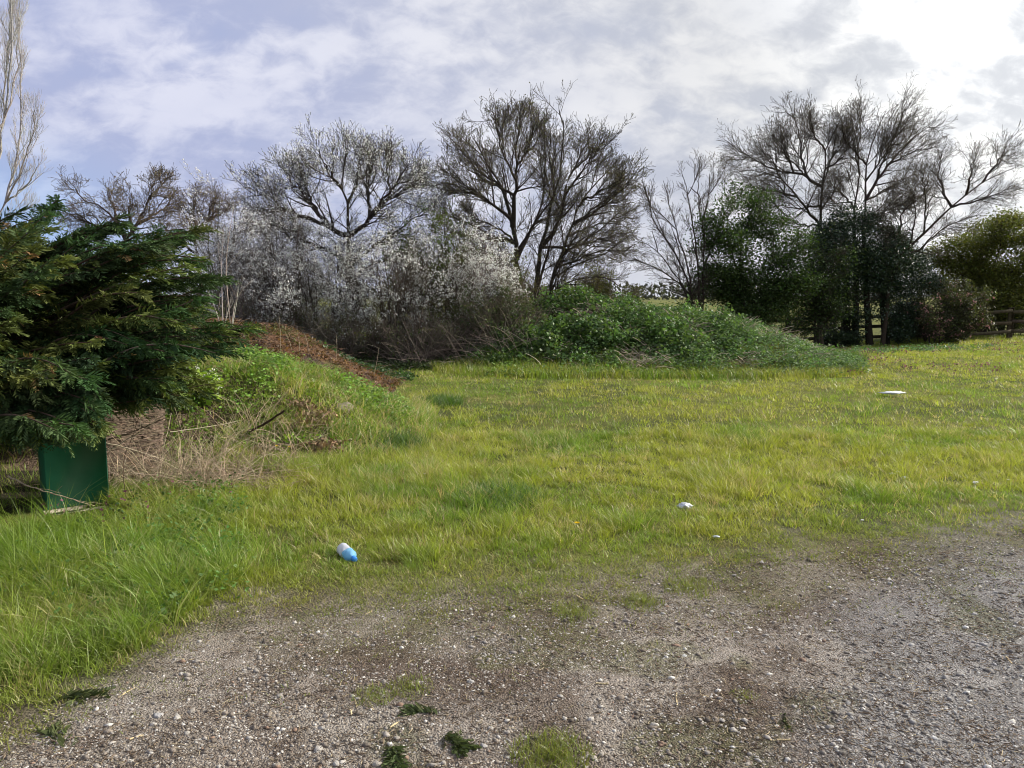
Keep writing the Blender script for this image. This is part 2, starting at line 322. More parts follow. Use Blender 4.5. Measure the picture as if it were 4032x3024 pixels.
def gcol(x, y, n):
    a = fbm(x, y, 1.1, 81, 3); b = fbm(x, y, .35, 85, 3); k = sm((a*.4+b*.3+fbm(x, y, 3.1, 87, 2)*.3-.38)/.22+.008*np.clip(y-8, 0, 14))[:, None]
    c = np.array((.155, .245, .034))*(1-k)+np.array((.29, .315, .05))*k
    c = c*(1+.3*rng.uniform(-1, 1, (n, 1))); dry = rng.random(n) < .07+.1*sm((fbm(x, y, .8, 88)-.5)/.2)
    c[dry] = jit((.42, .36, .19), int(dry.sum()), .3); return c
def field_grass():
    mb = MB()
    def lay(nc, per, dlo, dhi, hs, ws, rad, ns, tk=.7):
        d = rng.uniform(dlo, dhi, nc); cx = d*rng.uniform(-.86, .86, nc); cy = d; sz = np.exp(rng.normal(0, .35, nc))
        i = np.repeat(np.arange(nc), per); n = len(i); a = rng.uniform(0, 2*PI, n); r = rng.random(n)**.7*rad*(1+.03*cy[i])*sz[i]; x = cx[i]+r*np.cos(a); y = cy[i]+r*np.sin(a)
        e = y-yedge(x); e2 = e+(fbm(x, y, .45, 53)-.5)*1.0+(vnoise(x, y, .09, 54)-.5)*.25
        pr = .55*sm((e2+1.2)/.6)+.45*sm((e2-.1)/.8); spot = sm((fbm(x, y, .22, 91, 3)-.60)/.1); pr = np.maximum(pr, spot*.5*sm((e+1.6)/1.5)); pr *= sm((fbm(cx[i], cy[i], .3, 92, 3)-.30)/.16)*.6+.4
        bare = sm(1-np.hypot((x+2.62)/1., (y-6.6)/.55)); pr *= 1-.93*np.clip(bare*2.2, 0, 1); pr *= sm((np.hypot((x+3.25)/1.2, (y-5.35)/.7)-.38)/.12)
        ins = np.maximum(hA(x, y), np.maximum(hB(x, y), hC(x, y))) > .0; pr = np.where(ins, 0, pr)
        pr *= np.where((x < .3) & (y > 17.3), sm(1-(y-17.3)/1.5), 1); pr *= np.where((x < -.6*y+.35) & (y > 5.35) & (y < 11), .1, 1)
        ce = cy-yedge(cx)+(fbm(cx, cy, .45, 53)-.5)*1.0; keepc = rng.random(nc) < .05+.95*sm((ce+1.1)/1.5)**1.3
        k = (rng.random(n) < pr) & keepc[i]; x, y, e, i, a = x[k], y[k], e[k], i[k], a[k]; n = len(x)
        tall = sm((-x-.30*y)/.5)*sm((6.3-y)/.8)*sm((e-.15)/.8)*(.45+.55*sm((fbm(x, y, .55, 98, 2)-.35)/.3))
        tuft = sm((fbm(cx, cy, .5, 97, 3)-.55)/.12)[i]*sm((e-.2)/.6); foot = sm((-.2-x)/.8)*sm((y-5.2)/1.)*sm((12-y)/2)*.6
        h = hs*(.38+.62*sm((e+.1)/1.5)+tk*tuft+2.2*tall+.9*foot)*rng.uniform(.5, 1.3, n)*sz[i]**.8*(1+.012*y); w = np.maximum(ws, .00058*y)*rng.uniform(.7, 1.5, n)*(1+.25*tall)
        c = gcol(cx, cy, nc)[i]*(1+.22*rng.uniform(-1, 1, (n, 1))); dry = rng.random(n) < .07; c[dry] = jit((.42, .36, .20), int(dry.sum()), .3)
        tl = tall[:, None]; c = c*(1-.6*tl)+np.array((.115, .235, .026))*.6*tl
        lo = sm(1-(e+.1)/1.1)[:, None]*.55; c = c*(1-lo)+np.array((.20, .185, .06))*lo*(1+.3*rng.uniform(-1, 1, (n, 1)))
        ld = np.stack([np.cos(a), np.sin(a), 0*a], 1)*1.3+np.array([-.25, -.1, 0]); p = np.stack([x, y, hbase(x, y)-.004], 1); blades(mb, p, h, w, c, .85, ns, ld)
    lay(19000, 24, 2.4, 9, .056, .0046, .048, 3, .8); lay(24000, 15, 8.5, 32, .046, .007, .085, 2, .9)
    n = 90000; lay(n, 1, 2.4, 31, .05, .004, .02, 2)
    tag(mb.build('field_grass', M_GRASS), 'rough green meadow grass covering the open field', 'grass', kind='stuff')
field_grass()
def bank_grass():
    mb = MB()
    n = 60000; x = rng.uniform(-6.5, -.7, n); y = rng.uniform(6.6, 11, n); z = hA(x, y); k = (z > 0) & (rng.random(n) < .35+.65*sm((fbm(x, y, .5, 103)-.36)/.15)); x, y = x[k], y[k]
    face = (x < -2.9-.12*(y-7)) & (y < 8.3); k = ~face | (rng.random(len(x)) < .18); x, y = x[k], y[k]; n = len(x)
    c = gcol(x, y, n); dry = rng.random(n) < .28; c[dry] = jit((.44, .36, .22), int(dry.sum()), .3); c = c*1.15
    blades(mb, np.stack([x, y, hz(x, y)-.01], 1), (.07+.13*sm((fbm(x, y, .4, 105)-.4)/.2))*rng.uniform(.5, 1.5, n), rng.uniform(.005, .010, n), c, .95, 3, np.array([.35, -.35, 0]))
    n = 26000; x = rng.uniform(-2.2, 8, n); y = rng.uniform(14.8, 17.6, n); z = hC(x, y); k = (z > -.02) & (z < .45); x, y = x[k], y[k]; n = len(x)
    blades(mb, np.stack([x, y, hz(x, y)-.01], 1), rng.uniform(.1, .28, n), rng.uniform(.008, .016, n), gcol(x, y, n)*.85, .6, 2)
    tag(mb.build('bank_grass', M_GRASS), 'long tussocky grass on the banks', 'grass', kind='stuff')
bank_grass()
# ------------------------------------------------------------------ gravel, crumbs, litter of straw on the track
ICO = None
def ico():
    t = (1+5**.5)/2; v = np.array([(-1, t, 0), (1, t, 0), (-1, -t, 0), (1, -t, 0), (0, -1, t), (0, 1, t), (0, -1, -t), (0, 1, -t), (t, 0, -1), (t, 0, 1), (-t, 0, -1), (-t, 0, 1)], float); v /= np.linalg.norm(v[0])
    f = np.array([(0, 11, 5), (0, 5, 1), (0, 1, 7), (0, 7, 10), (0, 10, 11), (1, 5, 9), (5, 11, 4), (11, 10, 2), (10, 7, 6), (7, 1, 8), (3, 9, 4), (3, 4, 2), (3, 2, 6), (3, 6, 8), (3, 8, 9), (4, 9, 5), (2, 4, 11), (6, 2, 10), (8, 6, 7), (9, 8, 1)]); return v, f
def stones(mb, p, s, col, flat=.55):
    v, f = ico(); n = len(p); a = rng.uniform(0, 2*PI, n); sc = np.stack([rng.uniform(.7, 1.5, n), rng.uniform(.6, 1., n), rng.uniform(.4, .9, n)*flat*1.4], 1)
    V = v[None]*(1+.28*rng.uniform(-1, 1, (n, 12, 1)))*sc[:, None]*s[:, None, None]
    ca, sa = np.cos(a)[:, None], np.sin(a)[:, None]; V = np.stack([V[..., 0]*ca-V[..., 1]*sa, V[..., 0]*sa+V[..., 1]*ca, V[..., 2]], -1)+p[:, None]
    mb.add(V, None, (f[None]+np.arange(n)[:, None, None]*12).reshape(-1, 3), np.repeat(col, 12, 0))
def gravel():
    n = 80000; y = rng.uniform(2.2, 6.6, n); x = y*rng.uniform(-.8, .9, n); e = y-yedge(x); gr = sm((x-(.62*(y-2.2)+.45))/.7)
    patch = sm((fbm(x, y, .5, 111, 3)-.42)/.16); k = rng.random(n) < sm((.15-e)/.5)*(.25+.5*patch+.35*gr); x, y, gr = x[k], y[k], gr[k]; n = len(x)
    s = np.exp(rng.normal(-5.5, .5, n)); big = rng.random(n) < .03; s[big] *= rng.uniform(1.8, 3.2, int(big.sum())); s = np.minimum(s, .015)
    pal = np.array([(.20, .17, .14), (.27, .245, .215), (.13, .11, .09), (.34, .32, .29), (.50, .48, .44), (.22, .15, .11)]); i = rng.choice(6, n, p=[.30, .26, .18, .16, .06, .04])
    c = pal[i]*(1+.15*rng.uniform(-1, 1, (n, 1))); g = gr[:, None]*.6; c = c*(1-g)+c.mean(1, keepdims=True)*np.array((1., 1., .99))*g
    mb = MB(); stones(mb, np.stack([x, y, hbase(x, y)+.005+s*.12], 1), s, c)
    n = 170000; y = rng.uniform(2.2, 7., n); x = y*rng.uniform(-.78, .85, n); e = y-yedge(x); k = rng.random(n) < sm((.3-e)/.7)*(.35+.65*sm((fbm(x, y, .3, 113, 3)-.40)/.2)); x, y = x[k], y[k]; n = len(x)
    v = np.array([(1, 0, 0), (0, 1, 0), (-1, 0, 0), (0, -1, 0), (0, 0, .7)], float); s = np.exp(rng.normal(-5.85, .45, n)); a = rng.uniform(0, 2*PI, n); V = v[None]*(1+.4*rng.uniform(-1, 1, (n, 5, 1)))*s[:, None, None]
    ca, sa = np.cos(a)[:, None], np.sin(a)[:, None]; V = np.stack([V[..., 0]*ca-V[..., 1]*sa, V[..., 0]*sa+V[..., 1]*ca, V[..., 2]], -1)+np.stack([x, y, hbase(x, y)+.005], 1)[:, None]
    i = rng.choice(6, n, p=[.22, .24, .14, .22, .14, .04]); mb.add(V, None, (np.array([(0, 1, 4), (1, 2, 4), (2, 3, 4), (3, 0, 4)])[None]+np.arange(n)[:, None, None]*5).reshape(-1, 3), np.repeat(pal[i]*(1+.2*rng.uniform(-1, 1, (n, 1))), 5, 0))
    tag(mb.build('gravel', M_STONE), 'loose small stones and grit on the track', 'gravel', kind='stuff')
    mb = MB(); n = 70000; y = rng.uniform(2.2, 6.8, n); x = y*rng.uniform(-.8, .85, n); e = y-yedge(x); k = rng.random(n) < sm((.35-e)/.5)*(.3+.7*sm((fbm(x, y, .4, 115)-.4)/.2)); x, y = x[k], y[k]; n = len(x)
    a = rng.uniform(0, 2*PI, n); L = rng.uniform(.008, .035, n); d = np.stack([np.cos(a), np.sin(a), rng.uniform(-.1, .5, n)], 1); p = np.stack([x, y, hbase(x, y)+.008], 1)
    t = np.linspace(-.5, .5, 3)[None, :, None]; P = p[:, None]+d[:, None]*t*L[:, None, None]; P[:, 1] += rng.normal(size=(n, 3))*.002
    pal = np.array([(.13, .095, .07), (.24, .18, .125), (.08, .06, .045), (.42, .35, .23)]); tubes(mb, P, np.full((n, 3), 1.)*rng.uniform(.0007, .0018, (n, 1)), 3, pal[rng.choice(4, n, p=[.4, .3, .2, .1])]*(1+.2*rng.uniform(-1, 1, (n, 1))))
    tag(mb.build('plant_debris', M_DRY), 'fine brown twig and root crumbs strewn over the track', 'debris', kind='stuff')
gravel()
# ------------------------------------------------------------------ herbs and dead stems
def herbs(mb, x, y, h, rad, nl, sz, col, z=None, flat=.5, clump=.4):
    n = len(x); z = hz(x, y) if z is None else z; cc = jit(col, n, clump, .12); i = np.repeat(np.arange(n), nl); K = len(i); a = rng.uniform(0, 2*PI, K); r = rad*rng.random(K)**.5
    hh = h[i]*rng.uniform(.35, 1, K)*(1-.3*(r/rad)**2); p = np.stack([x[i]+r*np.cos(a), y[i]+r*np.sin(a), z[i]+hh], 1)
    leaves(mb, p, rng.uniform(.6, 1.3, K)*sz, cc[i]*(1+.2*rng.uniform(-1, 1, (K, 1))), flat)
def dead(mb, x, y, L, r, col, elev=(.1, .6), bias=None):
    n = len(x); a = rng.uniform(0, 2*PI, n) if bias is None else bias+rng.normal(size=n)*.6; e = rng.uniform(*elev, n); d = np.stack([np.cos(a)*np.cos(e), np.sin(a)*np.cos(e), np.sin(e)], 1)
    t = np.linspace(0, 1, 5)[None, :, None]; P = np.stack([x, y, hz(x, y)+.03], 1)[:, None]+d[:, None]*t*L[:, None, None]; P[..., 2] -= (t[..., 0]**2)*L[:, None]*.25
    P[:, 1:] += np.cumsum(rng.normal(size=(n, 4, 3))*.012, 1); P[..., 2] = np.maximum(P[..., 2], hz(P[..., 0], P[..., 1])+.01); tubes(mb, P, np.broadcast_to(r, (n,))[:, None]*np.linspace(1, .5, 5)[None], 3, jit(col, n, .3))
def on(f, n, xr, yr, lo=.05, mask=None):
    x = rng.uniform(*xr, n); y = rng.uniform(*yr, n); k = f(x, y) > lo
    if mask is not None: k &= mask(x, y) > rng.random(n)
    return x[k], y[k]
DM = lambda x, y: sm((fbm(x, y, .7, 131)-.56)/.06)*sm((x-.8)/1.)*sm((19.6-y)/.5)
g = MB(); x, y = on(hC, 3400, (-2, 5.2), (15.6, 21.5), .12, lambda x, y: (1-.8*DM(x, y))*sm((5.8-x)/1.5)); herbs(g, x, y, rng.uniform(.1, .35, len(x))+.4*sm((fbm(x, y, .8, 122)-.5)/.2), .19, 24, .085, (.08, .14, .04), clump=.5)
tag(g.build('nettles', M_LEAF), 'dark green nettles and docks over the central mound', 'nettles', kind='stuff')
g = MB(); x, y = on(hC, 5200, (.2, 8.2), (15.6, 22), -.02, lambda x, y: (1-.93*DM(x, y))*sm((x-1.5)/2.5+.2)); herbs(g, x, y, rng.uniform(.12, .45, len(x)), .2, 22, .06, (.10, .17, .055), flat=.8)
x = rng.uniform(5, 17, 1500); y = rng.uniform(17, 26, 1500); k = (fbm(x, y, 1.2, 125) > .5) & (np.abs(y-(19+(x-6)*.75)) < 1.3); herbs(g, x[k], y[k], rng.uniform(.12, .3, int(k.sum())), .2, 18, .06, (.075, .15, .045), flat=.8)
x = rng.uniform(-.5, 6.5, 900); y = rng.uniform(15.1, 16.8, 900); k = fbm(x, y, .9, 126) > .45; herbs(g, x[k], y[k], rng.uniform(.08, .22, int(k.sum())), .15, 16, .06, (.13, .20, .04), flat=.8)
x, y = on(hA, 1500, (-4.8, -1.3), (7.9, 10.4), .1, lambda x, y: sm((fbm(x, y, .7, 127)-.42)/.12)*sm((y-8.1-.35*(x+3))/.5)); herbs(g, x, y, rng.uniform(.08, .26, len(x)), .12, 22, .042, (.15, .26, .045), flat=.8)
tag(g.build('cow_parsley', M_LEAF), 'ferny cow parsley leaves on the mounds and field edge', 'cow parsley', kind='stuff')
g = MB(); x, y = on(hB, 5200, (-6, -1.3), (10.8, 15.2), .02); herbs(g, x, y, rng.uniform(.0, .03, len(x)), .06, 5, .05, (.15, .085, .04), clump=.7)
x, y = on(hB, 2200, (-4.4, -1.3), (10.8, 15.2), .02, lambda x, y: sm((fbm(x, y, .6, 128)-.45)/.1)); herbs(g, x, y, rng.uniform(.0, .04, len(x)), .07, 6, .045, (.10, .11, .03), clump=.5)
x, y = on(hB, 900, (-3.4, -1.3), (12, 16.3), -.02, lambda x, y: sm((y-13.4-(x+3)*.5)/.8)); herbs(g, x, y, rng.uniform(.04, .14, len(x)), .14, 14, .06, (.04, .08, .025))
x = rng.uniform(-6, .8, 5200); y = rng.uniform(16.6, 20, 5200); herbs(g, x, y, rng.uniform(.05, .55, 5200)*(.4+.6*sm((y-17)/1.5)), .15, 8, .065, (.05, .075, .025))
x = rng.uniform(-3, -.2, 500); y = rng.uniform(3.6, 6.4, 500); k = (x < -.36*y) & (yedge(x)+.3 < y) & (np.hypot((x+3.25)/1.2, (y-5.35)/.7) > .45); herbs(g, x[k], y[k], rng.uniform(.08, .2, int(k.sum())), .09, 18, .028, (.09, .17, .035), flat=.6)
x, y = on(hA, 700, (-5, -1.2), (7, 9.8), .05); herbs(g, x, y, rng.uniform(.05, .14, len(x)), .09, 12, .045, (.17, .26, .04))
tag(g.build('ground_ivy', M_LEAF), 'low broad leaved weeds along the hedge foot and banks', 'weeds', kind='stuff')
g = MB()
x, y = on(hC, 6500, (.5, 7.8), (15.6, 19.8), .05, lambda x, y: np.maximum(DM(x, y), .04)); dead(g, x, y, rng.uniform(.25, .75, len(x)), rng.uniform(.006, .012, len(x)), (.42, .35, .28), (.0, .95))
x = rng.uniform(-2.6, .6, 900); y = rng.uniform(16.8, 20.5, 900); dead(g, x, y, rng.uniform(.5, 1.5, 900), .006, (.20, .165, .135), (.3, 1.3))
x = rng.uniform(-9, .3, 1300); y = rng.uniform(17.5, 21.5, 1300); dead(g, x, y, rng.uniform(.5, 1.7, 1300), .007, (.13, .105, .085), (.4, 1.4))
x, y = on(hA, 420, (-4.6, -1.3), (7, 9.6), .02); dead(g, x, y, rng.uniform(.1, .4, len(x)), .0025, (.34, .27, .17), (.05, .9))
x = rng.uniform(-3.5, -1.8, 900); y = rng.uniform(6.1, 7.3, 900); dead(g, x, y, rng.uniform(.04, .22, 900), .0025, (.30, .23, .17), (0, .4))
x, y = on(hB, 2600, (-5.6, -1.3), (10.8, 15), .02); dead(g, x, y, rng.uniform(.05, .3, len(x)), .004, (.22, .14, .09), (0, .5))
x = rng.uniform(-3.4, -2.3, 420); y = rng.uniform(6.0, 6.7, 420); dead(g, x, y, rng.uniform(.2, .75, 420), .0028, (.40, .32, .23), (.1, 1.25))
x = rng.uniform(-3., -2.0, 260); y = rng.uniform(6.4, 8.2, 260); dead(g, x, y, rng.uniform(.2, .7, 260), .003, (.44, .36, .25), (.1, 1.2))
tag(g.build('dead_stems', M_DRY), 'tangle of dry dead stalks on mound and hedge bottom', 'dead stalks', kind='stuff')
# ------------------------------------------------------------------ trees
BK = (.05, .04, .032)
c_limbs_l = [(.17, [(517, 300), (518, 266), (517, 248), (512, 225), (511, 197), (505, 178), (492, 156), (483, 139), (470, 113)]), (.10, [(512, 217), (515, 200), (516, 175), (517, 150), (518, 118), (519, 101)]),
 (.07, [(512, 217), (500, 205), (483, 189), (460, 176), (437, 168)]), (.06, [(513, 250), (496, 235), (466, 217), (445, 205)]), (.07, [(519, 255), (522, 246), (533, 225), (541, 202), (545, 174), (547, 134), (543, 104)]),
 (.05, [(509, 190), (495, 172), (478, 160), (462, 130)]), (.045, [(516, 175), (505, 150), (500, 125), (497, 100)]), (.04, [(516, 240), (500, 226), (478, 214), (462, 200)]), (.04, [(517, 160), (528, 140), (532, 112)]), (.045, [(514, 236), (490, 238), (462, 232), (446, 226)]), (.045, [(517, 262), (495, 256), (472, 250)]), (.04, [(505, 180), (485, 170), (458, 148)]), (.04, [(500, 205), (475, 180), (447, 155)])]
c_limbs_r = [(.15, [(536, 300), (537, 267), (542, 246), (546, 214), (553, 197), (559, 174), (562, 139), (564, 111), (565, 98)]), (.10, [(543, 254), (556, 229), (561, 202), (567, 175), (575, 147), (592, 117)]),
 (.11, [(550, 296), (554, 268), (564, 254), (570, 226), (576, 197), (590, 177), (603, 163), (620, 143)]), (.06, [(571, 222), (592, 208), (615, 185), (631, 168)]), (.06, [(551, 276), (581, 262), (604, 255), (628, 236)]),
 (.06, [(547, 256), (569, 246), (598, 239), (622, 228)]), (.05, [(563, 190), (580, 160), (600, 130)]), (.045, [(575, 215), (600, 195), (627, 190)]), (.045, [(556, 180), (550, 150), (548, 115)]),
 (.045, [(560, 260), (585, 240), (610, 215), (630, 205)]), (.05, [(556, 284), (580, 279), (600, 276), (622, 281)]), (.045, [(556, 262), (590, 254), (612, 248), (634, 252)]), (.045, [(576, 197), (600, 180), (632, 158)]), (.045, [(570, 226), (600, 218), (634, 212)]), (.04, [(575, 150), (592, 135), (606, 118)])]
CL = ((13, 7, 1.2, 32), (6, 5, .55, 36), (4, 4, .27, 42))
tree('bare_tree', 'bare dark tree with thick left trunk rising behind the central mound', 'tree', c_limbs_l, 22.5, lv=CL, sec=3, tipk=.85, bud=(.13, .13, .06), nbud=1.2, budsz=.035)
tree('bare_tree', 'bare several-stemmed tree fanning out right, behind the central mound', 'tree', c_limbs_r, 23.5, lv=CL, sec=3, tipk=.85, bud=(.13, .13, .06), nbud=1.2, budsz=.035)
tree('bare_tree', 'small bare fan-shaped tree between the mound and the green hawthorn', 'tree', [
 (.08, [(700, 312), (697, 267), (695, 237), (690, 191), (685, 170), (682, 156)]), (.07, [(703, 275), (703, 248), (706, 202), (708, 170), (710, 156)]), (.06, [(692, 290), (673, 246), (658, 223), (646, 200)]),
 (.05, [(690, 280), (665, 232), (650, 196), (644, 173)]), (.05, [(688, 295), (658, 250), (637, 238)]), (.05, [(704, 262), (718, 225), (728, 195), (733, 170)]), (.05, [(690, 270), (676, 225), (668, 190), (664, 165)]),
 (.05, [(695, 300), (665, 272), (640, 262)]), (.04, [(690, 288), (655, 268), (632, 256)]), (.04, [(706, 240), (700, 200), (697, 162)])], 27, sec=2, tipk=.82, lv=((11, 6, .95, 30), (5, 5, .5, 36), (4, 4, .28, 40)), bud=(.13, .12, .07), nbud=.8, budsz=.035, spread=.6)
tree('bare_tree', 'tall bare spreading tree with ivy at its foot behind the fence', 'tree', [
 (.16, [(826, 330), (821, 240), (819, 191), (823, 174), (824, 145), (830, 122), (842, 100)]), (.08, [(817, 189), (807, 174), (801, 156), (798, 128), (792, 96)]), (.06, [(807, 170), (776, 160), (756, 149), (740, 136)]),
 (.07, [(816, 215), (796, 191), (784, 174), (768, 164), (746, 160)]), (.05, [(801, 156), (788, 135), (776, 118)]), (.05, [(824, 150), (812, 125), (806, 104)]), (.05, [(796, 191), (775, 185), (750, 180)]), (.045, [(823, 168), (840, 150), (850, 128)]), (.045, [(784, 172), (770, 145), (760, 140)]), (.045, [(820, 205), (798, 205), (772, 200)]), (.045, [(823, 172), (832, 140), (836, 112)]), (.04, [(807, 172), (792, 150), (775, 132)]), (.045, [(818, 225), (795, 222), (765, 190)])],
 30, sec=3, tipk=.9, lv=((13, 7, 1.5, 36), (6, 5, .7, 40), (4, 4, .34, 44)), bud=(.12, .11, .07), nbud=.6, budsz=.035, wig=.36)
tree('bare_tree', 'tall bare twin-stemmed tree rising from the dark ivy clump', 'tree', [
 (.13, [(868, 335), (864, 240), (865, 200), (866, 180), (862, 156), (870, 134), (878, 112), (886, 95)]), (.11, [(856, 330), (854, 225), (853, 194), (862, 165), (858, 135), (852, 110)]), (.08, [(866, 188), (879, 166), (895, 145), (915, 122), (931, 112)]), (.06, [(853, 194), (842, 184), (829, 172)]),
 (.05, [(879, 166), (890, 135), (905, 98)]), (.05, [(866, 205), (890, 180), (915, 165)]), (.045, [(862, 156), (848, 135), (838, 115)]), (.045, [(890, 150), (912, 142), (930, 135)]), (.045, [(864, 215), (890, 205), (915, 190)]), (.045, [(854, 215), (838, 200), (828, 190)]), (.045, [(866, 180), (880, 150), (895, 120)]), (.04, [(862, 160), (856, 130), (862, 105)])],
 30.5, sec=3, tipk=.9, lv=((13, 7, 1.4, 36), (6, 5, .7, 40), (4, 4, .34, 44)), bud=(.12, .11, .07), nbud=.6, budsz=.035, wig=.38)
tree('bare_tree', 'bare tree leaning far out to the right above the leafy hawthorn', 'tree', [
 (.12, [(884, 330), (893, 262), (903, 251), (917, 237), (938, 220), (952, 205), (958, 196), (979, 178), (1000, 167), (1018, 160)]), (.06, [(945, 212), (943, 193), (936, 172), (938, 150)]), (.06, [(905, 262), (927, 245), (938, 229), (952, 222), (978, 212)]), (.06, [(960, 194), (968, 168), (973, 147)]),
 (.06, [(893, 262), (901, 207), (923, 194), (934, 178)]), (.05, [(985, 174), (996, 154), (1003, 140)]), (.05, [(950, 206), (980, 195), (1010, 185)]), (.05, [(905, 245), (915, 215), (912, 190)]), (.04, [(925, 228), (925, 200), (920, 165)])],
 29, sec=1, lv=((14, 7, 1.25, 34), (6, 5, .68, 40), (4, 4, .34, 44)), bud=(.12, .11, .07), nbud=.6, budsz=.035, wig=.36)
WB = (.82, .83, .79)
tree('blossom_tree', 'largest white blossoming tree left of centre with dark forked trunk', 'tree', [
 (.16, [(350, 335), (350, 285), (349, 245), (349, 231), (348, 205), (343, 170), (345, 140)]), (.09, [(348, 236), (336, 233), (328, 221), (315, 205), (297, 182), (285, 160), (276, 148)]), (.07, [(330, 224), (309, 212), (292, 208), (270, 190), (248, 180)]), (.09, [(350, 238), (366, 219), (375, 199), (389, 182), (401, 160), (408, 148)]),
 (.06, [(372, 212), (384, 200), (406, 182), (424, 172)]), (.06, [(368, 205), (370, 171), (371, 142)]), (.05, [(343, 180), (328, 160), (318, 140)]), (.05, [(346, 200), (355, 170), (358, 138)]), (.05, [(315, 205), (305, 175), (300, 148)]), (.05, [(352, 260), (380, 240), (410, 215), (430, 200)]), (.05, [(347, 262), (320, 245), (290, 235), (262, 215)]), (.045, [(352, 275), (375, 262), (405, 250)]), (.045, [(386, 185), (388, 160), (390, 143)])],
 20, sec=2, tipk=.86, lv=((14, 6, 1.1, 36), (6, 5, .55, 40), (5, 4, .28, 45)), bark=(.05, .042, .035), bloom=WB, nbloom=1.4, bloomsz=.034, bud=(.16, .2, .10), nbud=.8, budsz=.028, up=.18)
tree('budding_hawthorn', 'brown budding hawthorn at left with one shoot standing above its crown', 'tree', [
 (.10, [(128, 262), (125, 235), (118, 215), (105, 200), (88, 186), (75, 195)]), (.07, [(127, 240), (138, 215), (146, 196), (152, 176), (150, 163)]), (.06, [(120, 222), (112, 200), (106, 182)]), (.06, [(124, 232), (100, 222), (78, 214), (66, 206)]), (.06, [(132, 228), (128, 200), (132, 185)]), (.06, [(138, 220), (160, 205), (176, 190)]), (.05, [(128, 250), (98, 240), (75, 228)]), (.05, [(150, 190), (160, 178), (168, 170)])],
 21, sec=2, tipk=.85, lv=((11, 6, .8, 42), (6, 5, .42, 46), (4, 4, .25, 50)), bud=(.20, .16, .09), nbud=1.0, budsz=.035, wig=.5, bark=(.065, .052, .04))
tree('budding_hawthorn', 'brown budding hawthorn between the left hawthorn and the white blossom', 'tree', [
 (.10, [(200, 290), (198, 250), (192, 220), (182, 200), (172, 186)]), (.07, [(199, 245), (206, 215), (212, 195), (216, 184)]), (.06, [(196, 235), (215, 210), (235, 200)]), (.06, [(194, 228), (190, 200), (196, 182)]), (.05, [(199, 255), (176, 235), (160, 218)]), (.05, [(200, 262), (225, 240), (245, 225)])],
 21.5, sec=2, tipk=.85, lv=((11, 6, .8, 42), (6, 5, .42, 46), (4, 4, .25, 50)), bud=(.20, .15, .07), nbud=1.2, budsz=.035, wig=.5, bark=(.07, .054, .04))
PB = (.36, .34, .31)
tree('poplar_tree', 'tall pale poplar with upswept bare branches at the left edge', 'tree', [
 (.16, [(-26, 330), (-14, 250), (-8, 150), (-6, 40), (-4, -60)]), (.08, [(-8, 240), (4, 215), (12, 190), (20, 150), (24, 110), (22, 60), (18, 10)]), (.06, [(6, 206), (22, 170), (32, 140), (36, 110)]), (.06, [(-10, 200), (2, 160), (8, 100), (12, 40), (12, -20)]), (.05, [(8, 200), (20, 192), (34, 178), (40, 160)]),
 (.05, [(-4, 120), (6, 80), (10, 20), (8, -60)]), (.05, [(-12, 230), (2, 222), (18, 215), (30, 205)]), (.05, [(-6, 140), (10, 115), (20, 70), (22, 20)]), (.06, [(-14, 230), (-40, 170), (-50, 90), (-46, 0)]), (.05, [(-6, 60), (6, 20), (10, -40)]), (.05, [(-12, 150), (-30, 90), (-30, 0)])],
 24, lv=((16, 7, 1.2, 18), (6, 5, .55, 24), (4, 4, .3, 30)), bark=PB, up=.45, rtip=.004, wig=.2, spread=.5, limbk=6, rk=.45, tipk=1)
GH = (.05, .085, .022)
tree('green_hawthorn', 'leafy green hawthorn left of the ivy clump, leaning trunk by the fence', 'tree', [
 (.13, [(760, 340), (752, 315), (742, 290), (738, 260), (742, 232), (752, 218)]), (.08, [(750, 310), (765, 285), (775, 250), (770, 215)]), (.08, [(744, 295), (722, 275), (706, 250), (712, 225)]), (.06, [(739, 268), (725, 240), (728, 210)]), (.07, [(765, 285), (790, 262), (800, 235)]), (.06, [(742, 290), (712, 290), (695, 285)]), (.06, [(760, 300), (790, 295), (808, 280)]), (.05, [(742, 225), (756, 200), (764, 190)])],
 27.5, lv=((13, 6, 1.2, 50), (7, 5, .5, 48), (4, 4, .25, 50)), leafn=46000, leafc=GH, leafsz=.085, wig=.45, spread=.7)
tree('green_hawthorn', 'leafy green hawthorn straight behind the fence beside the ivy column', 'tree', [
 (.17, [(821, 345), (820, 320), (818, 295), (812, 270), (808, 245)]), (.07, [(819, 300), (800, 285), (788, 262)]), (.06, [(818, 292), (834, 272), (838, 250)]), (.05, [(816, 310), (795, 302), (785, 298)]), (.05, [(820, 312), (838, 305), (845, 296)])],
 28, lv=((12, 6, 1.0, 50), (7, 5, .42, 48), (4, 4, .22, 50)), leafn=12000, leafc=(.04, .065, .02), leafsz=.08, wig=.45, spread=.6)
tree('green_hawthorn', 'yellow-green hawthorn in fresh leaf at the far right edge', 'tree', [
 (.10, [(985, 335), (982, 300), (975, 275), (960, 255), (948, 245)]), (.08, [(984, 290), (995, 262), (1004, 240), (1000, 226)]), (.07, [(986, 295), (1010, 275), (1025, 255), (1035, 240)]), (.06, [(980, 285), (958, 272), (935, 262)]), (.06, [(990, 268), (984, 245), (980, 230)]), (.06, [(988, 305), (1015, 295), (1040, 285)]), (.05, [(1000, 262), (1018, 240), (1022, 222)]), (.05, [(978, 300), (955, 290), (938, 285)]), (.06, [(1010, 280), (1040, 262), (1060, 250)])],
 31.5, lv=((14, 6, 1.4, 50), (7, 5, .6, 48), (4, 4, .3, 50)), leafn=64000, leafc=(.115, .13, .025), leafsz=.085, wig=.5, spread=.8)
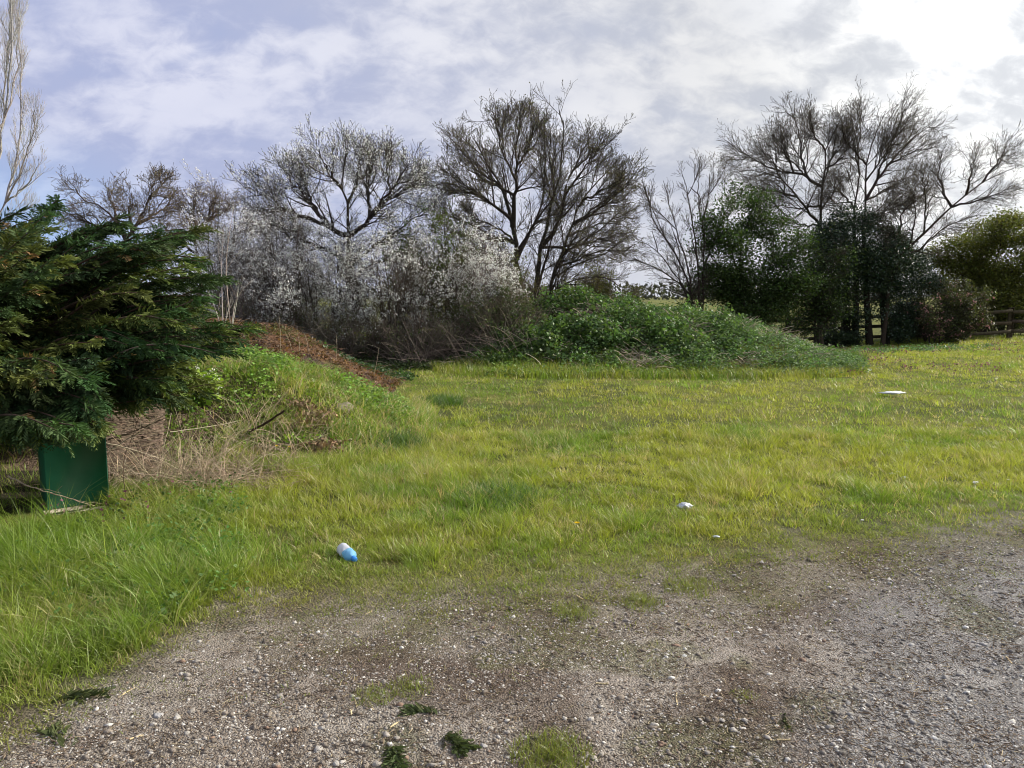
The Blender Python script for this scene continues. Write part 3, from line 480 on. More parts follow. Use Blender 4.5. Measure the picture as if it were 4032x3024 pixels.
# ivy-clad clump
def ivy():
    root = thing('ivy_clad_tree', W(858, 352, 29.3), 'dense dark ivy mass swallowing the trunks behind the fence', 'ivy'); g = MB(); tb = MB()
    el = [(850, 240, 30, 34), (880, 255, 28, 32), (832, 262, 22, 34), (862, 285, 32, 34), (905, 278, 22, 22), (838, 322, 16, 32), (850, 330, 14, 24), (822, 240, 14, 18), (895, 248, 18, 20), (918, 262, 16, 13), (876, 302, 20, 18), (870, 224, 18, 12), (838, 222, 10, 9), (890, 232, 12, 9), (812, 280, 12, 16), (932, 284, 12, 12), (905, 312, 16, 14), (828, 300, 16, 18), (900, 330, 16, 14)]
    for (a, b, rx, rz) in el:
        c = W(a, b, 29.3+rng.uniform(-.5, .5)); s = 29.3/F; n = int(rx*rz*13); u = rndir(n)*(rng.random((n, 1))**.28)*(1+.15*rng.normal(size=(n, 1))); p = c+u*np.array([rx*s, rx*s*.9, rz*s])
        keep = fbm(p[:, 0]+p[:, 1]*.7, p[:, 2], .7, 141, 4) > .36; p = p[keep]; p[:, 2] = np.maximum(p[:, 2], -.35); cc = jit((.034, .06, .028), len(p), .5, .12); yg = (rng.random(len(p)) < .06); cc[yg] = jit((.10, .13, .03), int(yg.sum()), .2)
        leaves(g, p, rng.uniform(.05, .10, len(p)), cc, .5)
    P = []
    for a in (832, 846, 856, 868, 884):
        P.append(spline([W(a+rng.uniform(-4, 4), 352, 29.4), W(a, 320, 29.4), W(a+rng.uniform(-8, 8), 270, 29.4), W(a+rng.uniform(-10, 10), 225, 29.4)], 10))
    tubes(tb, np.array(P), np.linspace(.16, .05, 10)[None]*np.ones((5, 1)), 8, jit((.04, .035, .028), 5)); tb.build('trunk', M_BARK, root, True); g.build('ivy', M_IVY, root)
ivy()
# hedge shrubs
LVd = ((9, 5, .95, 36), (6, 5, .5, 42), (4, 3, .25, 45))
PK = (.76, .76, .75)
for lab, px, Y, w, h, kw in [
 ('pale grey flowering blackthorn beside the dark conifer, left end of the hedge', 234, 18.6, 2.6, 4.1, dict(bloom=PK, nbloom=2., bark=(.12, .105, .09), stems=19)),
 ('white blackthorn thicket directly left of the largest blossom tree trunk', 284, 18.9, 2.6, 4.0, dict(bloom=PK, nbloom=1.7, bark=(.10, .085, .07), stems=20)),
 ('low white blackthorn under the largest blossom tree', 332, 18.6, 2.8, 2.9, dict(bloom=WB, nbloom=1.7, bark=(.07, .06, .048), stems=20)),
 ('white blackthorn right of the largest blossom tree trunk', 395, 18.5, 2.6, 3.2, dict(bloom=WB, nbloom=1.4, bark=(.07, .058, .045), stems=20)),
 ('thin white blackthorn sprays at the right end of the blossom hedge', 476, 18.9, 1.9, 3.0, dict(bloom=WB, nbloom=1.5, bark=(.11, .09, .075), stems=14))]:
    shrub('blackthorn_shrub', lab, 'blossom shrub', px, Y, w, h, group='white blackthorns along the hedge', lv=LVd, bloomsz=.036, **kw)
shrub('green_shrub', 'dark green leafy bush between blossom tree and bare tree', 'bush', 442, 20.4, 2.6, 3.9, stems=26, lv=LVd, leafn=15000, leafc=(.075, .105, .025), leafsz=.055, bark=(.06, .05, .035), bloom=WB, nbloom=.35)
shrub('budding_shrub', 'olive budding bush tucked behind the right end of the blossom', 'bush', 492, 21.2, 2.0, 3.0, stems=22, lv=LVd, leafn=5000, leafc=(.10, .12, .03), leafsz=.045, bark=(.065, .05, .035), bud=(.14, .14, .04))
shrub('bramble_thicket', 'brown leafless bramble thicket under the blossom, left of the mound', 'bramble', 420, 18.0, 3.4, 1.3, stems=60, lv=((8, 5, 1.2, 45), (6, 4, .7, 50)), bark=(.12, .10, .08), leafn=2500, leafc=(.07, .085, .03), leafsz=.05)
shrub('bramble_thicket', 'twiggy grey bramble thicket below the largest blossom tree', 'bramble', 330, 18.0, 3.2, 1.4, stems=55, lv=((8, 5, 1.2, 45), (6, 4, .7, 50)), bark=(.11, .095, .075), leafn=2500, leafc=(.06, .07, .03), leafsz=.05)
shrub('bramble_thicket', 'dark bramble thicket at the left foot of the central mound', 'bramble', 495, 18.3, 2.4, 1.6, stems=50, lv=((8, 5, 1.2, 45), (6, 4, .7, 50)), bark=(.10, .085, .06), leafn=6000, leafc=(.06, .085, .028), leafsz=.055)
shrub('bramble_thicket', 'shaded bramble thicket behind the brown mossy bank', 'bramble', 262, 18.0, 3.0, 1.4, stems=50, lv=((8, 5, 1.2, 45), (6, 4, .7, 50)), bark=(.09, .08, .065), leafn=3000, leafc=(.05, .06, .03), leafsz=.05)
shrub('hawthorn_bush', 'round yellow-green bush showing over the top of the central mound', 'bush', 592, 26, 3.4, 2.7, stems=30, lv=((9, 5, .8, 40), (6, 4, .4, 45), (4, 3, .2, 45)), leafn=24000, leafc=(.14, .145, .035), leafsz=.055, bark=(.09, .07, .05))
shrub('flowering_currant', 'pink-flowering shrub growing over the fence at right', 'flowering shrub', 942, 29.0, 3.3, 2.5, stems=34, lv=((9, 5, .9, 42), (7, 4, .45, 45)), leafn=17000, leafc=(.07, .08, .03), leafsz=.07, bloom=(.40, .22, .21), nbloom=.5, bloomsz=.07, bark=(.055, .045, .035), zb=-.2)
shrub('green_shrub', 'scrubby olive bush against the fence between ivy and pink shrub', 'bush', 905, 31.6, 2.6, 2.2, stems=26, lv=((9, 5, .8, 42), (7, 4, .4, 45)), leafn=11000, leafc=(.06, .08, .02), leafsz=.07, bark=(.05, .04, .03), zb=-.3)
shrub('green_shrub', 'dark scrub behind the fence at the right edge of the picture', 'bush', 1005, 32, 4.6, 1.9, stems=36, lv=((9, 5, .8, 42), (7, 4, .4, 45)), leafn=18000, leafc=(.05, .065, .022), leafsz=.07, bark=(.07, .055, .04), zb=0)
shrub('green_shrub', 'thin twiggy scrub behind the fence below the green hawthorns', 'bush', 785, 32.5, 4.2, 1.8, stems=30, lv=((8, 5, .8, 42), (5, 4, .4, 45)), leafn=4200, leafc=(.09, .11, .03), leafsz=.06, bark=(.055, .045, .03), zb=-.36)
# pale thin saplings on the brown bank
def sapling(lab, base, tips, r):
    b = hit(*base); root = thing('sapling', b-np.array([0, 0, .05]), lab, 'sapling', 'pale bare saplings on the brown bank'); s = MB(); t2 = MB(); P = []
    for tp in tips:
        P.append(spline([b-np.array([0, 0, .05])]+[W(a, c, b[1]+rng.uniform(-.1, .1)) for a, c in tp], 12))
    P = np.array(P); R = np.linspace(r, .003, 12)[None]*np.ones((len(P), 1)); tubes(s, P, R, 5, jit((.46, .42, .37), len(P), .1)); s.build('stem', M_DRY, root, True)
    Q, QR = grow(P, R, 7, 4, .45, 30, .35, .2, .35, .5, .002); tubes(t2, Q, QR, 3, jit((.42, .37, .32), len(Q), .2)); t2.build('twigs', M_DRY, root)
sapling('pale bare sapling, left one of the two on the brown bank', (223, 331), [[(222, 300), (221, 265), (224, 225)], [(214, 305), (205, 285)], [(226, 318), (231, 300)]], .011)
sapling('pale bare sapling, forked right one of the two on the brown bank', (231, 329), [[(228, 300), (225, 270), (228, 240), (234, 205)], [(234, 305), (240, 292), (252, 280)], [(237, 300), (239, 285)]], .010)
# yellow-green leafy weed with white flowers behind the conifer
def flower_weed():
    b = np.array([-2.75, 8.2, 0]); b = np.array([(198-512)/F*8.3, 8.3, 0.]); b[2] = float(hz(b[0], b[1])); root = thing('leafy_weed', b, 'bright yellow-green leafy plant with white flowers beside the conifer', 'plant')
    s = MB(); n = 9; t = np.linspace(0, 1, 6)[None, :, None]; e = np.stack([rng.uniform(-.36, .26, n), rng.uniform(-.2, .2, n), rng.uniform(.25, .75, n)], 1); P = b+e[:, None]*t; tubes(s, P, np.full((n, 6), .005), 4, (.12, .18, .04)); s.build('stems', M_LEAF, root)
    l = MB(); k = 420; i = rng.integers(0, n, k); p = b+e[i]*rng.uniform(.2, 1, (k, 1))+rng.normal(size=(k, 3))*.05; leaves(l, p, rng.uniform(.05, .10, k), jit((.20, .30, .03), k, .3), .6); l.build('leaves', M_LEAF, root)
    l = MB(); k = 60; i = rng.integers(0, n, k); p = b+e[i]*rng.uniform(.6, 1.05, (k, 1))+rng.normal(size=(k, 3))*.06; leaves(l, np.repeat(p, 4, 0)+rng.normal(size=(240, 3))*.008, .026, (.75, .75, .68)); l.build('flowers', M_PETAL, root)['kind'] = 'stuff'
flower_weed()
# blue tarpaulin glimpsed low in the hedge
def tarp():
    c = W(246, 322, 20.2); root = MB(); u = np.linspace(-1, 1, 26); v = np.linspace(0, 1, 16); U, V = np.meshgrid(u, v); th = V*PI*.5
    X = c[0]+U*.75+.05*np.sin(V*9+U*5); Y = c[1]-.5*np.cos(th)+.07*np.sin(U*8+V*4); Z = np.maximum(0, .15+.95*np.sin(th)*(1-.25*U**2)+.05*np.sin(U*11+V*6)); nx = 26
    i = (np.arange(15)[:, None]*nx+np.arange(25)[None]).ravel(); q = np.stack([i, i+1, i+nx+1, i+nx], 1); root.add(np.stack([X, Y, Z], -1), q, None, (.03, .09, .42)); root.add(np.stack([X, 2*c[1]-Y+.02, Z], -1), q, None, (.03, .09, .42))
    tag(root.build('tarpaulin', M_PLAST, None, True), 'blue tarpaulin glimpsed low through the hedge behind the saplings', 'tarpaulin')
tarp()
# distant hedge line
def far():
    g = MB(); n = 9000; x = rng.uniform(-330, 330, n); y = 380+rng.uniform(-8, 8, n); h = 3+7*fbm(x, y*0, 22, 151, 4); p = np.stack([x, y, rng.random(n)*h], 1); leaves(g, p, rng.uniform(1.2, 2.6, n), jit((.06, .065, .05), n, .3))
    tag(g.build('distant_wood', M_LEAF), 'far line of trees on the horizon behind everything', 'woodland', kind='stuff')
far()
# ------------------------------------------------------------------ box helper, fence
def box(mb, c, sx, sy, sz, yaw=0, col=(.3, .3, .3), bev=.004, roll=0, jt=0):
    bm_v = []; b = bev
    for z in (-1, 1):
        for (x, y) in ((-1, -1), (1, -1), (1, 1), (-1, 1)):
            for (dx, dy, dz) in ((1, 0, 0), (0, 1, 0), (0, 0, 1)):
                bm_v.append((x*(sx/2-(b if not dx else 0)), y*(sy/2-(b if not dy else 0)), z*(sz/2-(b if not dz else 0))))
    v = np.array(bm_v); idx = lambda z, k, a: (z*4+k)*3+a
    Q, T = [], []
    for z in (0, 1):
        Q.append([idx(z, k, 2) for k in ((0, 3, 2, 1) if z == 0 else (0, 1, 2, 3))])
        for k in range(4):
            k2 = (k+1) % 4; ax = 1 if k in (0, 2) else 0; f = [idx(z, k, 2), idx(z, k2, 2), idx(z, k2, ax), idx(z, k, ax)]; Q.append(f)
            T.append([idx(z, k, 0), idx(z, k, 1), idx(z, k, 2)])
    for k in range(4):
        k2 = (k+1) % 4; ax = 1 if k in (0, 2) else 0; Q.append([idx(0, k, ax), idx(0, k2, ax), idx(1, k2, ax), idx(1, k, ax)]); Q.append([idx(0, k, 0), idx(0, k, 1), idx(1, k, 1), idx(1, k, 0)])
    if jt: v = v+rng.normal(size=v.shape)*jt
    ca, sa = math.cos(yaw), math.sin(yaw); v = np.stack([v[:, 0]*ca-v[:, 1]*sa, v[:, 0]*sa+v[:, 1]*ca, v[:, 2]], 1)+np.asarray(c); mb.add(v, Q, T, col); return v
def fence():
    root = thing('wooden_fence', (15.3, 29.6, -.2), 'weathered three-rail wooden fence running behind the field at right', 'fence'); FC = (.085, .07, .045)
    def gp(px):
        t = (px-745)/(1024-745); Y = 30.4-.9*t; x = (px-512)/F*Y; return x, Y, -.40+.40*t
    posts = [732, 788, 843, 898, 953, 1009, 1064, 1120]
    for i, px in enumerate(posts):
        x, Y, z = gp(px); mb = MB(); box(mb, (x, Y, z+.56), .17, .13, 1.28, .05*rng.normal(), jit(FC, 1, .2)[0]*1.1, .008); mb.build('post', M_WOOD, root)
    for k, h in enumerate((.27, .66, 1.05)):
        for i in range(len(posts)-1):
            (x0, y0, z0), (x1, y1, z1) = gp(posts[i]), gp(posts[i+1]); P = spline([(x0+.01, y0-.09, z0+h+.02*rng.normal()), ((x0+x1)/2, (y0+y1)/2-.09, (z0+z1)/2+h-.02+.015*rng.normal()), (x1-.01, y1-.09, z1+h+.02*rng.normal())], 6)
            mb = MB(); T = nrm(P[-1]-P[0]); up = np.array([0, 0, .062]); th = np.cross(T, [0, 0, 1])*.022
            R = np.stack([P-th-up, P+th-up, P+th+up, P-th+up], 1); q = [[a*4+j, a*4+(j+1) % 4, (a+1)*4+(j+1) % 4, (a+1)*4+j] for a in range(5) for j in range(4)]+[[3, 2, 1, 0], [20, 21, 22, 23]]
            mb.add(R, q, None, jit(FC, 1, .2)[0]); mb.build('rail', M_WOOD, root)
fence()
# ------------------------------------------------------------------ conifer
POLY = np.array([(-500, 60), (-60, 185), (0, 228), (45, 224), (90, 236), (125, 232), (148, 248), (165, 240), (192, 236), (196, 245), (184, 266), (206, 280), (204, 288), (190, 302), (190, 318), (186, 334), (222, 330), (212, 345), (198, 356), (188, 374), (172, 384), (145, 384), (104, 378), (98, 400), (84, 424), (55, 432), (20, 424), (-60, 440), (-500, 540)], float)
def inpoly(px, py):
    c = np.zeros(len(px), bool); n = len(POLY)
    for i in range(n):
        x1, y1 = POLY[i]; x2, y2 = POLY[(i+1) % n]; k = ((y1 > py) != (y2 > py)) & (px < (x2-x1)*(py-y1)/(y2-y1+1e-9)+x1); c ^= k
    return c
def proj(p):
    q = p-np.array([0, 0, CAMH]); yc = q[:, 1]*cp-q[:, 2]*sp; zc = q[:, 1]*sp+q[:, 2]*cp; return 512+F*q[:, 0]/yc, 384-F*zc/yc
def spray_set(mb, bp, T, L, colr, drop=.25):
    """flat fans of scale-leaved sprigs: bp origins, T directions, L lengths"""
    n = len(bp); nodes = 10; side = nrm(np.cross(T, np.array([0, 0, 1.])+.5*rng.normal(size=(n, 3)))); s = np.linspace(.08, .96, nodes)
    for k in range(nodes):
        o = bp+T*(L*s[k])[:, None]+np.array([0, 0, -drop])*(L*s[k]**2)[:, None]
        for sg in (-1, 1):
            l = L*(.52*(1-.8*s[k])+.05)*rng.uniform(.7, 1.2, n); d = nrm(T*.85+side*sg*.62+rng.normal(size=(n, 3))*.16+np.array([0, 0, -drop*.6])); w = np.cross(d, rndir(n)); w = nrm(w)*(.0042+.02*l)[:, None]
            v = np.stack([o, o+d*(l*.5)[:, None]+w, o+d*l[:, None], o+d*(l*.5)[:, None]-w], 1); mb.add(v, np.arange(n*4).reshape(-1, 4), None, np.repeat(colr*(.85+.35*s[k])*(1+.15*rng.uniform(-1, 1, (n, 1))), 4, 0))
def conifer():
    ctr = np.array([-5.0, 6.5, 1.15]); root = thing('conifer', (-5.2, 6.6, -.05), 'dark green spreading conifer overhanging the cabinet at left', 'conifer')
    ends = []
    # hand-placed leading boughs
    lead = [(206, 228, 6.3), (226, 279, 6.2), (254, 326, 6.0), (236, 342, 5.9), (210, 384, 5.9), (180, 396, 5.7), (128, 224, 6.2), (150, 240, 6.0), (100, 228, 6.3), (45, 214, 6.2), (100, 425, 5.15), (85, 428, 5.0), (55, 432, 5.0), (20, 428, 5.), (200, 310, 6.1), (205, 300, 6.), (222, 350, 5.9), (120, 396, 5.6), (150, 396, 5.6), (205, 262, 6.1), (186, 236, 6.2), (192, 300, 6.2)]
    for a, b, Y in lead:
        for j in range(4): ends.append(W(a+(rng.normal()*5-4 if j else 0), b+(rng.normal()*4 if j else 0), Y+rng.normal()*.12*j))
    n = 26000; p = np.stack([rng.uniform(-8.2, -2., n), rng.uniform(4.6, 8.5, n), rng.uniform(.3, 2.9, n)], 1); u = np.hypot((p[:, 0]+5.1)/3.3, (p[:, 1]-6.5)/1.95); px, py = proj(p); k = inpoly(px, py) & (u < 1) & (rng.random(n) < .25+.75*u**2); p = p[k]
    # bottom lifts towards the right
    p = p[:860]; lowb = np.array([np.array([rng.uniform(-8, -4.3), rng.uniform(6.2, 8.2), rng.uniform(.15, .95)]) for _ in range(150)]+[W(rng.uniform(-60, 98), rng.uniform(362, 426), rng.uniform(4.85, 5.35)) for _ in range(110)]+[W(rng.uniform(100, 190), rng.uniform(340, 384), rng.uniform(5.4, 6.1)) for _ in range(50)]); E = np.concatenate([np.array(ends), p, lowb]); n = len(E)  # first batch of low boughs, at the rear, is added to shade the ground
    print('boughs', n)
    hub = ctr+np.array([-.3, 0, -.1])+(E-ctr)*np.array([.25, .25, .45]); dirv = nrm(E-hub); bl = rng.uniform(.75, 1.15, n); bl[:len(ends)] = 1.2; S = E-dirv*bl[:, None]+np.array([0, 0, -.10])
    t = np.linspace(0, 1, 9)[None, :, None]; P = S[:, None]*(1-t)+E[:, None]*t; P[..., 2] += (.16*np.sin(t[..., 0]*PI)*rng.uniform(-.3, 1, (n, 1)))
    wood = MB(); tubes(wood, P, np.linspace(.012, .003, 9)[None]*np.ones((n, 1)), 4, jit((.10, .07, .05), n, .2))
    # main branches from the trunk out to the bough starts
    sel = rng.choice(n, 110, replace=False); A = np.stack([np.full(110, -5.2), np.full(110, 6.6), S[sel, 2]*.5+.35], 1); tt = np.linspace(0, 1, 8)[None, :, None]; Q = A[:, None]*(1-tt)+S[sel][:, None]*tt; Q[..., 2] += .1*np.sin(tt[..., 0]*PI); tubes(wood, Q, np.linspace(.03, .012, 8)[None]*np.ones((110, 1)), 5, (.09, .07, .055))
    wood.build('branches', M_BARK, root, True); tr = MB(); tubes(tr, np.array([[[-5.2, 6.6, -.1], [-5.2, 6.6, .6], [-5.15, 6.55, 1.3], [-5.1, 6.5, 2.2], [-5.1, 6.5, 2.9]]]), np.array([[.16, .13, .11, .07, .02]]), 10, (.10, .075, .06)); tr.build('trunk', M_BARK, root, True)
    g = MB(); ns = 38; i = np.repeat(np.arange(n), ns); K = len(i); tv = rng.uniform(.05, 1., K); f = tv*8; j = np.minimum(f.astype(int), 7); w = (f-j)[:, None]; o = P[i, j]*(1-w)+P[i, j+1]*w; T = nrm(P[i, j+1]-P[i, j])
    sd = nrm(np.cross(T, rndir(K)*.7+np.array([0, 0, 1.]))*np.where(rng.random(K) < .5, 1, -1)[:, None]); d = nrm(T*.9+sd*rng.uniform(.1, .75, (K, 1))+rng.normal(size=(K, 3))*.12)
    bc = jit((.040, .070, .027), n, .35, .15); yl = rng.random(n) < .3; bc[yl] = jit((.10, .125, .035), int(yl.sum()), .2)
    lowd = np.where(E[:, 2] < 1.0, .5, .12)[i]; d = nrm(d+np.stack([0*lowd, 0*lowd, -lowd*rng.random(K)], 1))
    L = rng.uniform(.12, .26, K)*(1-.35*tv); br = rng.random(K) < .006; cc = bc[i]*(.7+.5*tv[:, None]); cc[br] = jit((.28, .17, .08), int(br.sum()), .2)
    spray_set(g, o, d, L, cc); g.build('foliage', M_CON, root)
    # single shoot standing above
    g2 = MB(); P2 = np.array([spline([W(36, 236, 6.6), W(42, 214, 6.6), W(50, 205, 6.6), W(58, 200, 6.6)], 8)]); tubes(g2, P2, np.linspace(.012, .004, 8)[None], 5, (.07, .05, .035)); g2.build('leader', M_BARK, root)
    g3 = MB(); k = 60; f = rng.uniform(2, 7, k); j = f.astype(int).clip(0, 6); o = P2[0, j]+(P2[0, j+1]-P2[0, j])*(f-j)[:, None]; spray_set(g3, o, nrm(P2[0, j+1]-P2[0, j]+rndir(k)*.7), rng.uniform(.06, .13, k), jit((.04, .075, .03), k, .3)); g3.build('foliage', M_CON, root)
conifer()
# ------------------------------------------------------------------ cabinet, plinth, board
def cabinet():
    A_, B_ = W(47, 508, 5.55)[:2], W(109, 499, 5.80)[:2]; L = A_; yaw = math.atan2(*(B_-A_)[::-1]); u = np.array([math.cos(yaw), math.sin(yaw)]); v = np.array([-math.sin(yaw), math.cos(yaw)]); w, d, h = float(np.linalg.norm(B_-A_)), .42, .74
    c = L+u*w/2+v*d/2; z0 = .03; GC = (.022, .16, .085)
    root = thing('utility_cabinet', (c[0], c[1], z0), 'dark green metal utility cabinet half hidden under the conifer', 'cabinet')
    mb = MB(); box(mb, (c[0], c[1], z0+h/2), w-.01, d-.01, h-.02, yaw, GC, .006); mb.build('body', M_PAINT, root)
    mb = MB(); fc = L+u*w/2-v*.012; box(mb, (fc[0], fc[1], z0+h/2+.003), w, .022, h, yaw, GC, .005); mb.build('door', M_PAINT, root)
    mb = MB(); box(mb, (c[0], c[1], z0+h+.022), w+.05, d+.06, .04, yaw, GC, .008); mb.build('roof', M_PAINT, root)
    mb = MB(); hc = L+u*.045-v*.032; box(mb, (hc[0], hc[1], z0+h*.72), .022, .022, .09, yaw, (.02, .03, .025), .004); mb.build('handle', M_SOLID, root)
    mb = MB(); c2 = L+u*(w/2+.02)+v*(.15); box(mb, (c2[0], c2[1], -.035), w+.12, .56, .13, yaw, (.36, .31, .25), .014, jt=.003); tag(mb.build('concrete_plinth', M_CONC), 'rough pale concrete slab under the front of the green cabinet', 'plinth')
cabinet()
def board():
    a = W(96, 470, 6.25)[:2]; b = W(160, 470, 6.70)[:2]; n, m = 60, 70; root = MB(); U, V = np.meshgrid(np.linspace(0, 1, n), np.linspace(0, 1, m)); top = .88
    bump = (fbm(U*2, V*9, .1, 161, 4)-.5)*.05; U = U*(1-.10*fbm(V*0, V, .07, 167, 4)*(U > .5)); nx = np.array([.6, -.8]); X = a[0]*(1-U)+b[0]*U+nx[0]*bump+.02*V; Y = a[1]*(1-U)+b[1]*U+nx[1]*bump+.16*V; Z = -.02+(top-.22*U-.16*fbm(U, U*0, .12, 163, 4))*V
    k = fbm(U*2.2+V*.5, V*7, .18, 165, 5); col = lerp((.08, .06, .045), (.18, .135, .10), sm((k-.3)/.4)).reshape(-1, 3); i = (np.arange(m-1)[:, None]*n+np.arange(n-1)[None]).ravel(); q = np.stack([i, i+1, i+n+1, i+n], 1)
    v1 = np.stack([X, Y, Z], -1).reshape(-1, 3); v2 = v1+np.array([0, .035, 0]); N0 = n*m; root.add(np.concatenate([v1, v2]), np.concatenate([q, q[:, ::-1]+N0, [[r*n+n-1, r*n+n-1+N0, (r+1)*n+n-1+N0, (r+1)*n+n-1] for r in range(m-1)], [[(m-1)*n+c, (m-1)*n+c+1, (m-1)*n+c+1+N0, (m-1)*n+c+N0] for c in range(n-1)]]), None, np.concatenate([col, col]))
    # loose splinters standing off the face
    k = 1500; u = rng.random(k); w = rng.random(k); p = np.stack([a[0]*(1-u)+b[0]*u+.02*w, a[1]*(1-u)+b[1]*u+.16*w-.03, -.02+top*w*.95], 1); t = nrm(b-a); l = rng.uniform(.02, .09, k); dd = np.stack([t[0]*l, t[1]*l-rng.uniform(0, .015, k), rng.normal(size=k)*.008], 1); hh = np.array([0, 0, 1.])*rng.uniform(.002, .007, (k, 1))
    root.add(np.stack([p, p+dd, p+dd+hh*.6, p+hh], 1), np.arange(4*k).reshape(-1, 4), None, np.repeat(jit((.20, .15, .11), k, .6), 4, 0))
    tag(root.build('rotting_board', M_WOOD), 'rotting delaminated chipboard panel leaning on the bank beside the cabinet', 'board')
board()
# ------------------------------------------------------------------ sticks, log, rock
def stick(name, lab, pts, r, col, cat='stick', group=None, lift=.02, depth=None, twigs=0, taper=.4):
    q = []
    for a in pts:
        if len(a) == 3: q.append(W(a[0], a[1], a[2]))
        else: h = hit(a[0], a[1]); q.append(h+np.array([0, 0, lift]))
    n = 6+3*len(q); P = spline(q, n)[None]; P[:, 1:-1] += rng.normal(size=(1, n-2, 3))*r*.35; R = r*np.linspace(1, taper, n)[None]*(1+.12*rng.normal(size=(1, n)))
    mb = MB(); tubes(mb, P, R, 7, col); v0 = P[0, 0]; root = thing(name, v0, lab, cat, group)if twigs else None
    if twigs:
        mb.build('stem', M_BARK, root, True); Q, QR = grow(P, R, twigs, 5, .3, 35, .05, .3, .3, .6, .001); t = MB(); tubes(t, Q, QR, 4, col); t.build('twigs', M_BARK, root)
    else: tag(mb.build(name, M_BARK if col[0] < .2 else M_DRY, None, True), lab, cat, group)
GS = 'dry sticks caught between cabinet and bank'
stick('dry_stick', 'long pale stick across the foot of the green cabinet', [(8, 476, 5.45), (28, 486, 5.4), (50, 493, 5.35), (72, 499, 5.3), (95, 506, 5.35)], .006, (.42, .33, .24), group=GS, twigs=4)
stick('dry_stick', 'pale forked stick reaching up right from cabinet edge over the board', [(108, 451, 6.3), (125, 441, 6.35), (145, 429, 6.4), (167, 412, 6.45)], .006, (.48, .40, .30), group=GS, twigs=5)
stick('dry_stick', 'straight pale stick sloping down right in front of the rotting board', [(106, 443, 6.2), (130, 449, 6.25), (152, 456, 6.3), (172, 461, 6.4)], .005, (.50, .42, .31), group=GS)
stick('dry_stick', 'dark bent stick crossing the middle of the rotting board', [(108, 440, 6.35), (125, 434, 6.4), (145, 427, 6.45), (165, 418, 6.5)], .009, (.10, .075, .055), group=GS)
stick('dry_stick', 'pale stick hanging down beside the right edge of the board', [(171, 413, 6.4), (168, 430, 6.35), (164, 446, 6.3), (162, 456, 6.3)], .0035, (.50, .42, .32), group=GS)
stick('dry_stick', 'thin brown upright shoot in front of the rotting board', [(127, 508, 5.7), (124, 485, 5.75), (123, 460, 5.8), (132, 438, 5.8), (138, 420, 5.8)], .004, (.13, .09, .06), group=GS)
stick('dry_stick', 'long thin straight stalk leaning right above the bank grass', [(170, 396, 6.6), (176, 412, 6.7), (184, 436, 6.8), (189, 456, 6.9)], .003, (.45, .38, .28), group=GS)
stick('dry_stick', 'thin pale stalk across the bank from the board to the right', [(170, 432, 6.9), (200, 428, 7.1), (225, 424, 7.3), (242, 420, 7.5)], .004, (.50, .43, .32), group=GS)
stick('dry_stick', 'low pale stick on the bare soil right of the cabinet', [(150, 500), (170, 496), (185, 492), (200, 484)], .006, (.36, .30, .22), group=GS)
stick('branch', 'short dark broken branch propped on the green bank', [(246, 434), (258, 428, 7.6), (272, 419, 7.5), (284, 411, 7.4)], .014, (.085, .06, .045), 'branch', taper=.8)
stick('branch', 'curved pale branch lying in grass at the foot of the bank', [(261, 458), (275, 448), (295, 444), (312, 444), (322, 449)], .013, (.22, .17, .12), 'branch')
stick('log', 'long grey-brown log lying at the foot of the bramble thicket', [(401, 361, 17.3), (415, 356, 17.4), (435, 352, 17.5), (452, 347, 17.7), (466, 342, 17.9)], .065, (.12, .095, .075), 'log', taper=.6, twigs=3)
stick('dry_stick', 'thin stick lying in the open grass below the bank end', [(342, 404), (352, 408), (362, 414)], .005, (.36, .3, .2), group='small sticks in the grass')
stick('pale_stem', 'pair of pale slanting stems at the left foot of the bare trees', [(548, 332, 19.2), (534, 310, 19.5), (518, 282, 19.8), (509, 266, 20)], .016, (.36, .34, .30), 'stem', twigs=3)
for i, (a, b, c, d_, lab) in enumerate([(373, 376, 379, 347, 'tall pale seed stalk standing right of the brown bank'), (280, 352, 279, 316, 'tallest dry stalk in front of the brown bank'), (293, 353, 285, 332, 'slanting dry stalk on the brown bank, left of the forked one'), (300, 354, 297, 331, 'dry forked stalk mid-way along the brown bank'), (336, 360, 336, 334, 'thin upright stalk on the right slope of the brown bank'), (309, 352, 304, 333, 'short dry stalk right of the forked one on the brown bank')]):
    h = hit(a, b); stick('dead_stalk', lab, [(a, b+3, h[1]), ((a+c)/2+1, (b+d_)/2, h[1]), (c, d_, h[1]+.05)], .004, (.44, .36, .26), 'stalk', 'dead stalks standing on the brown bank')
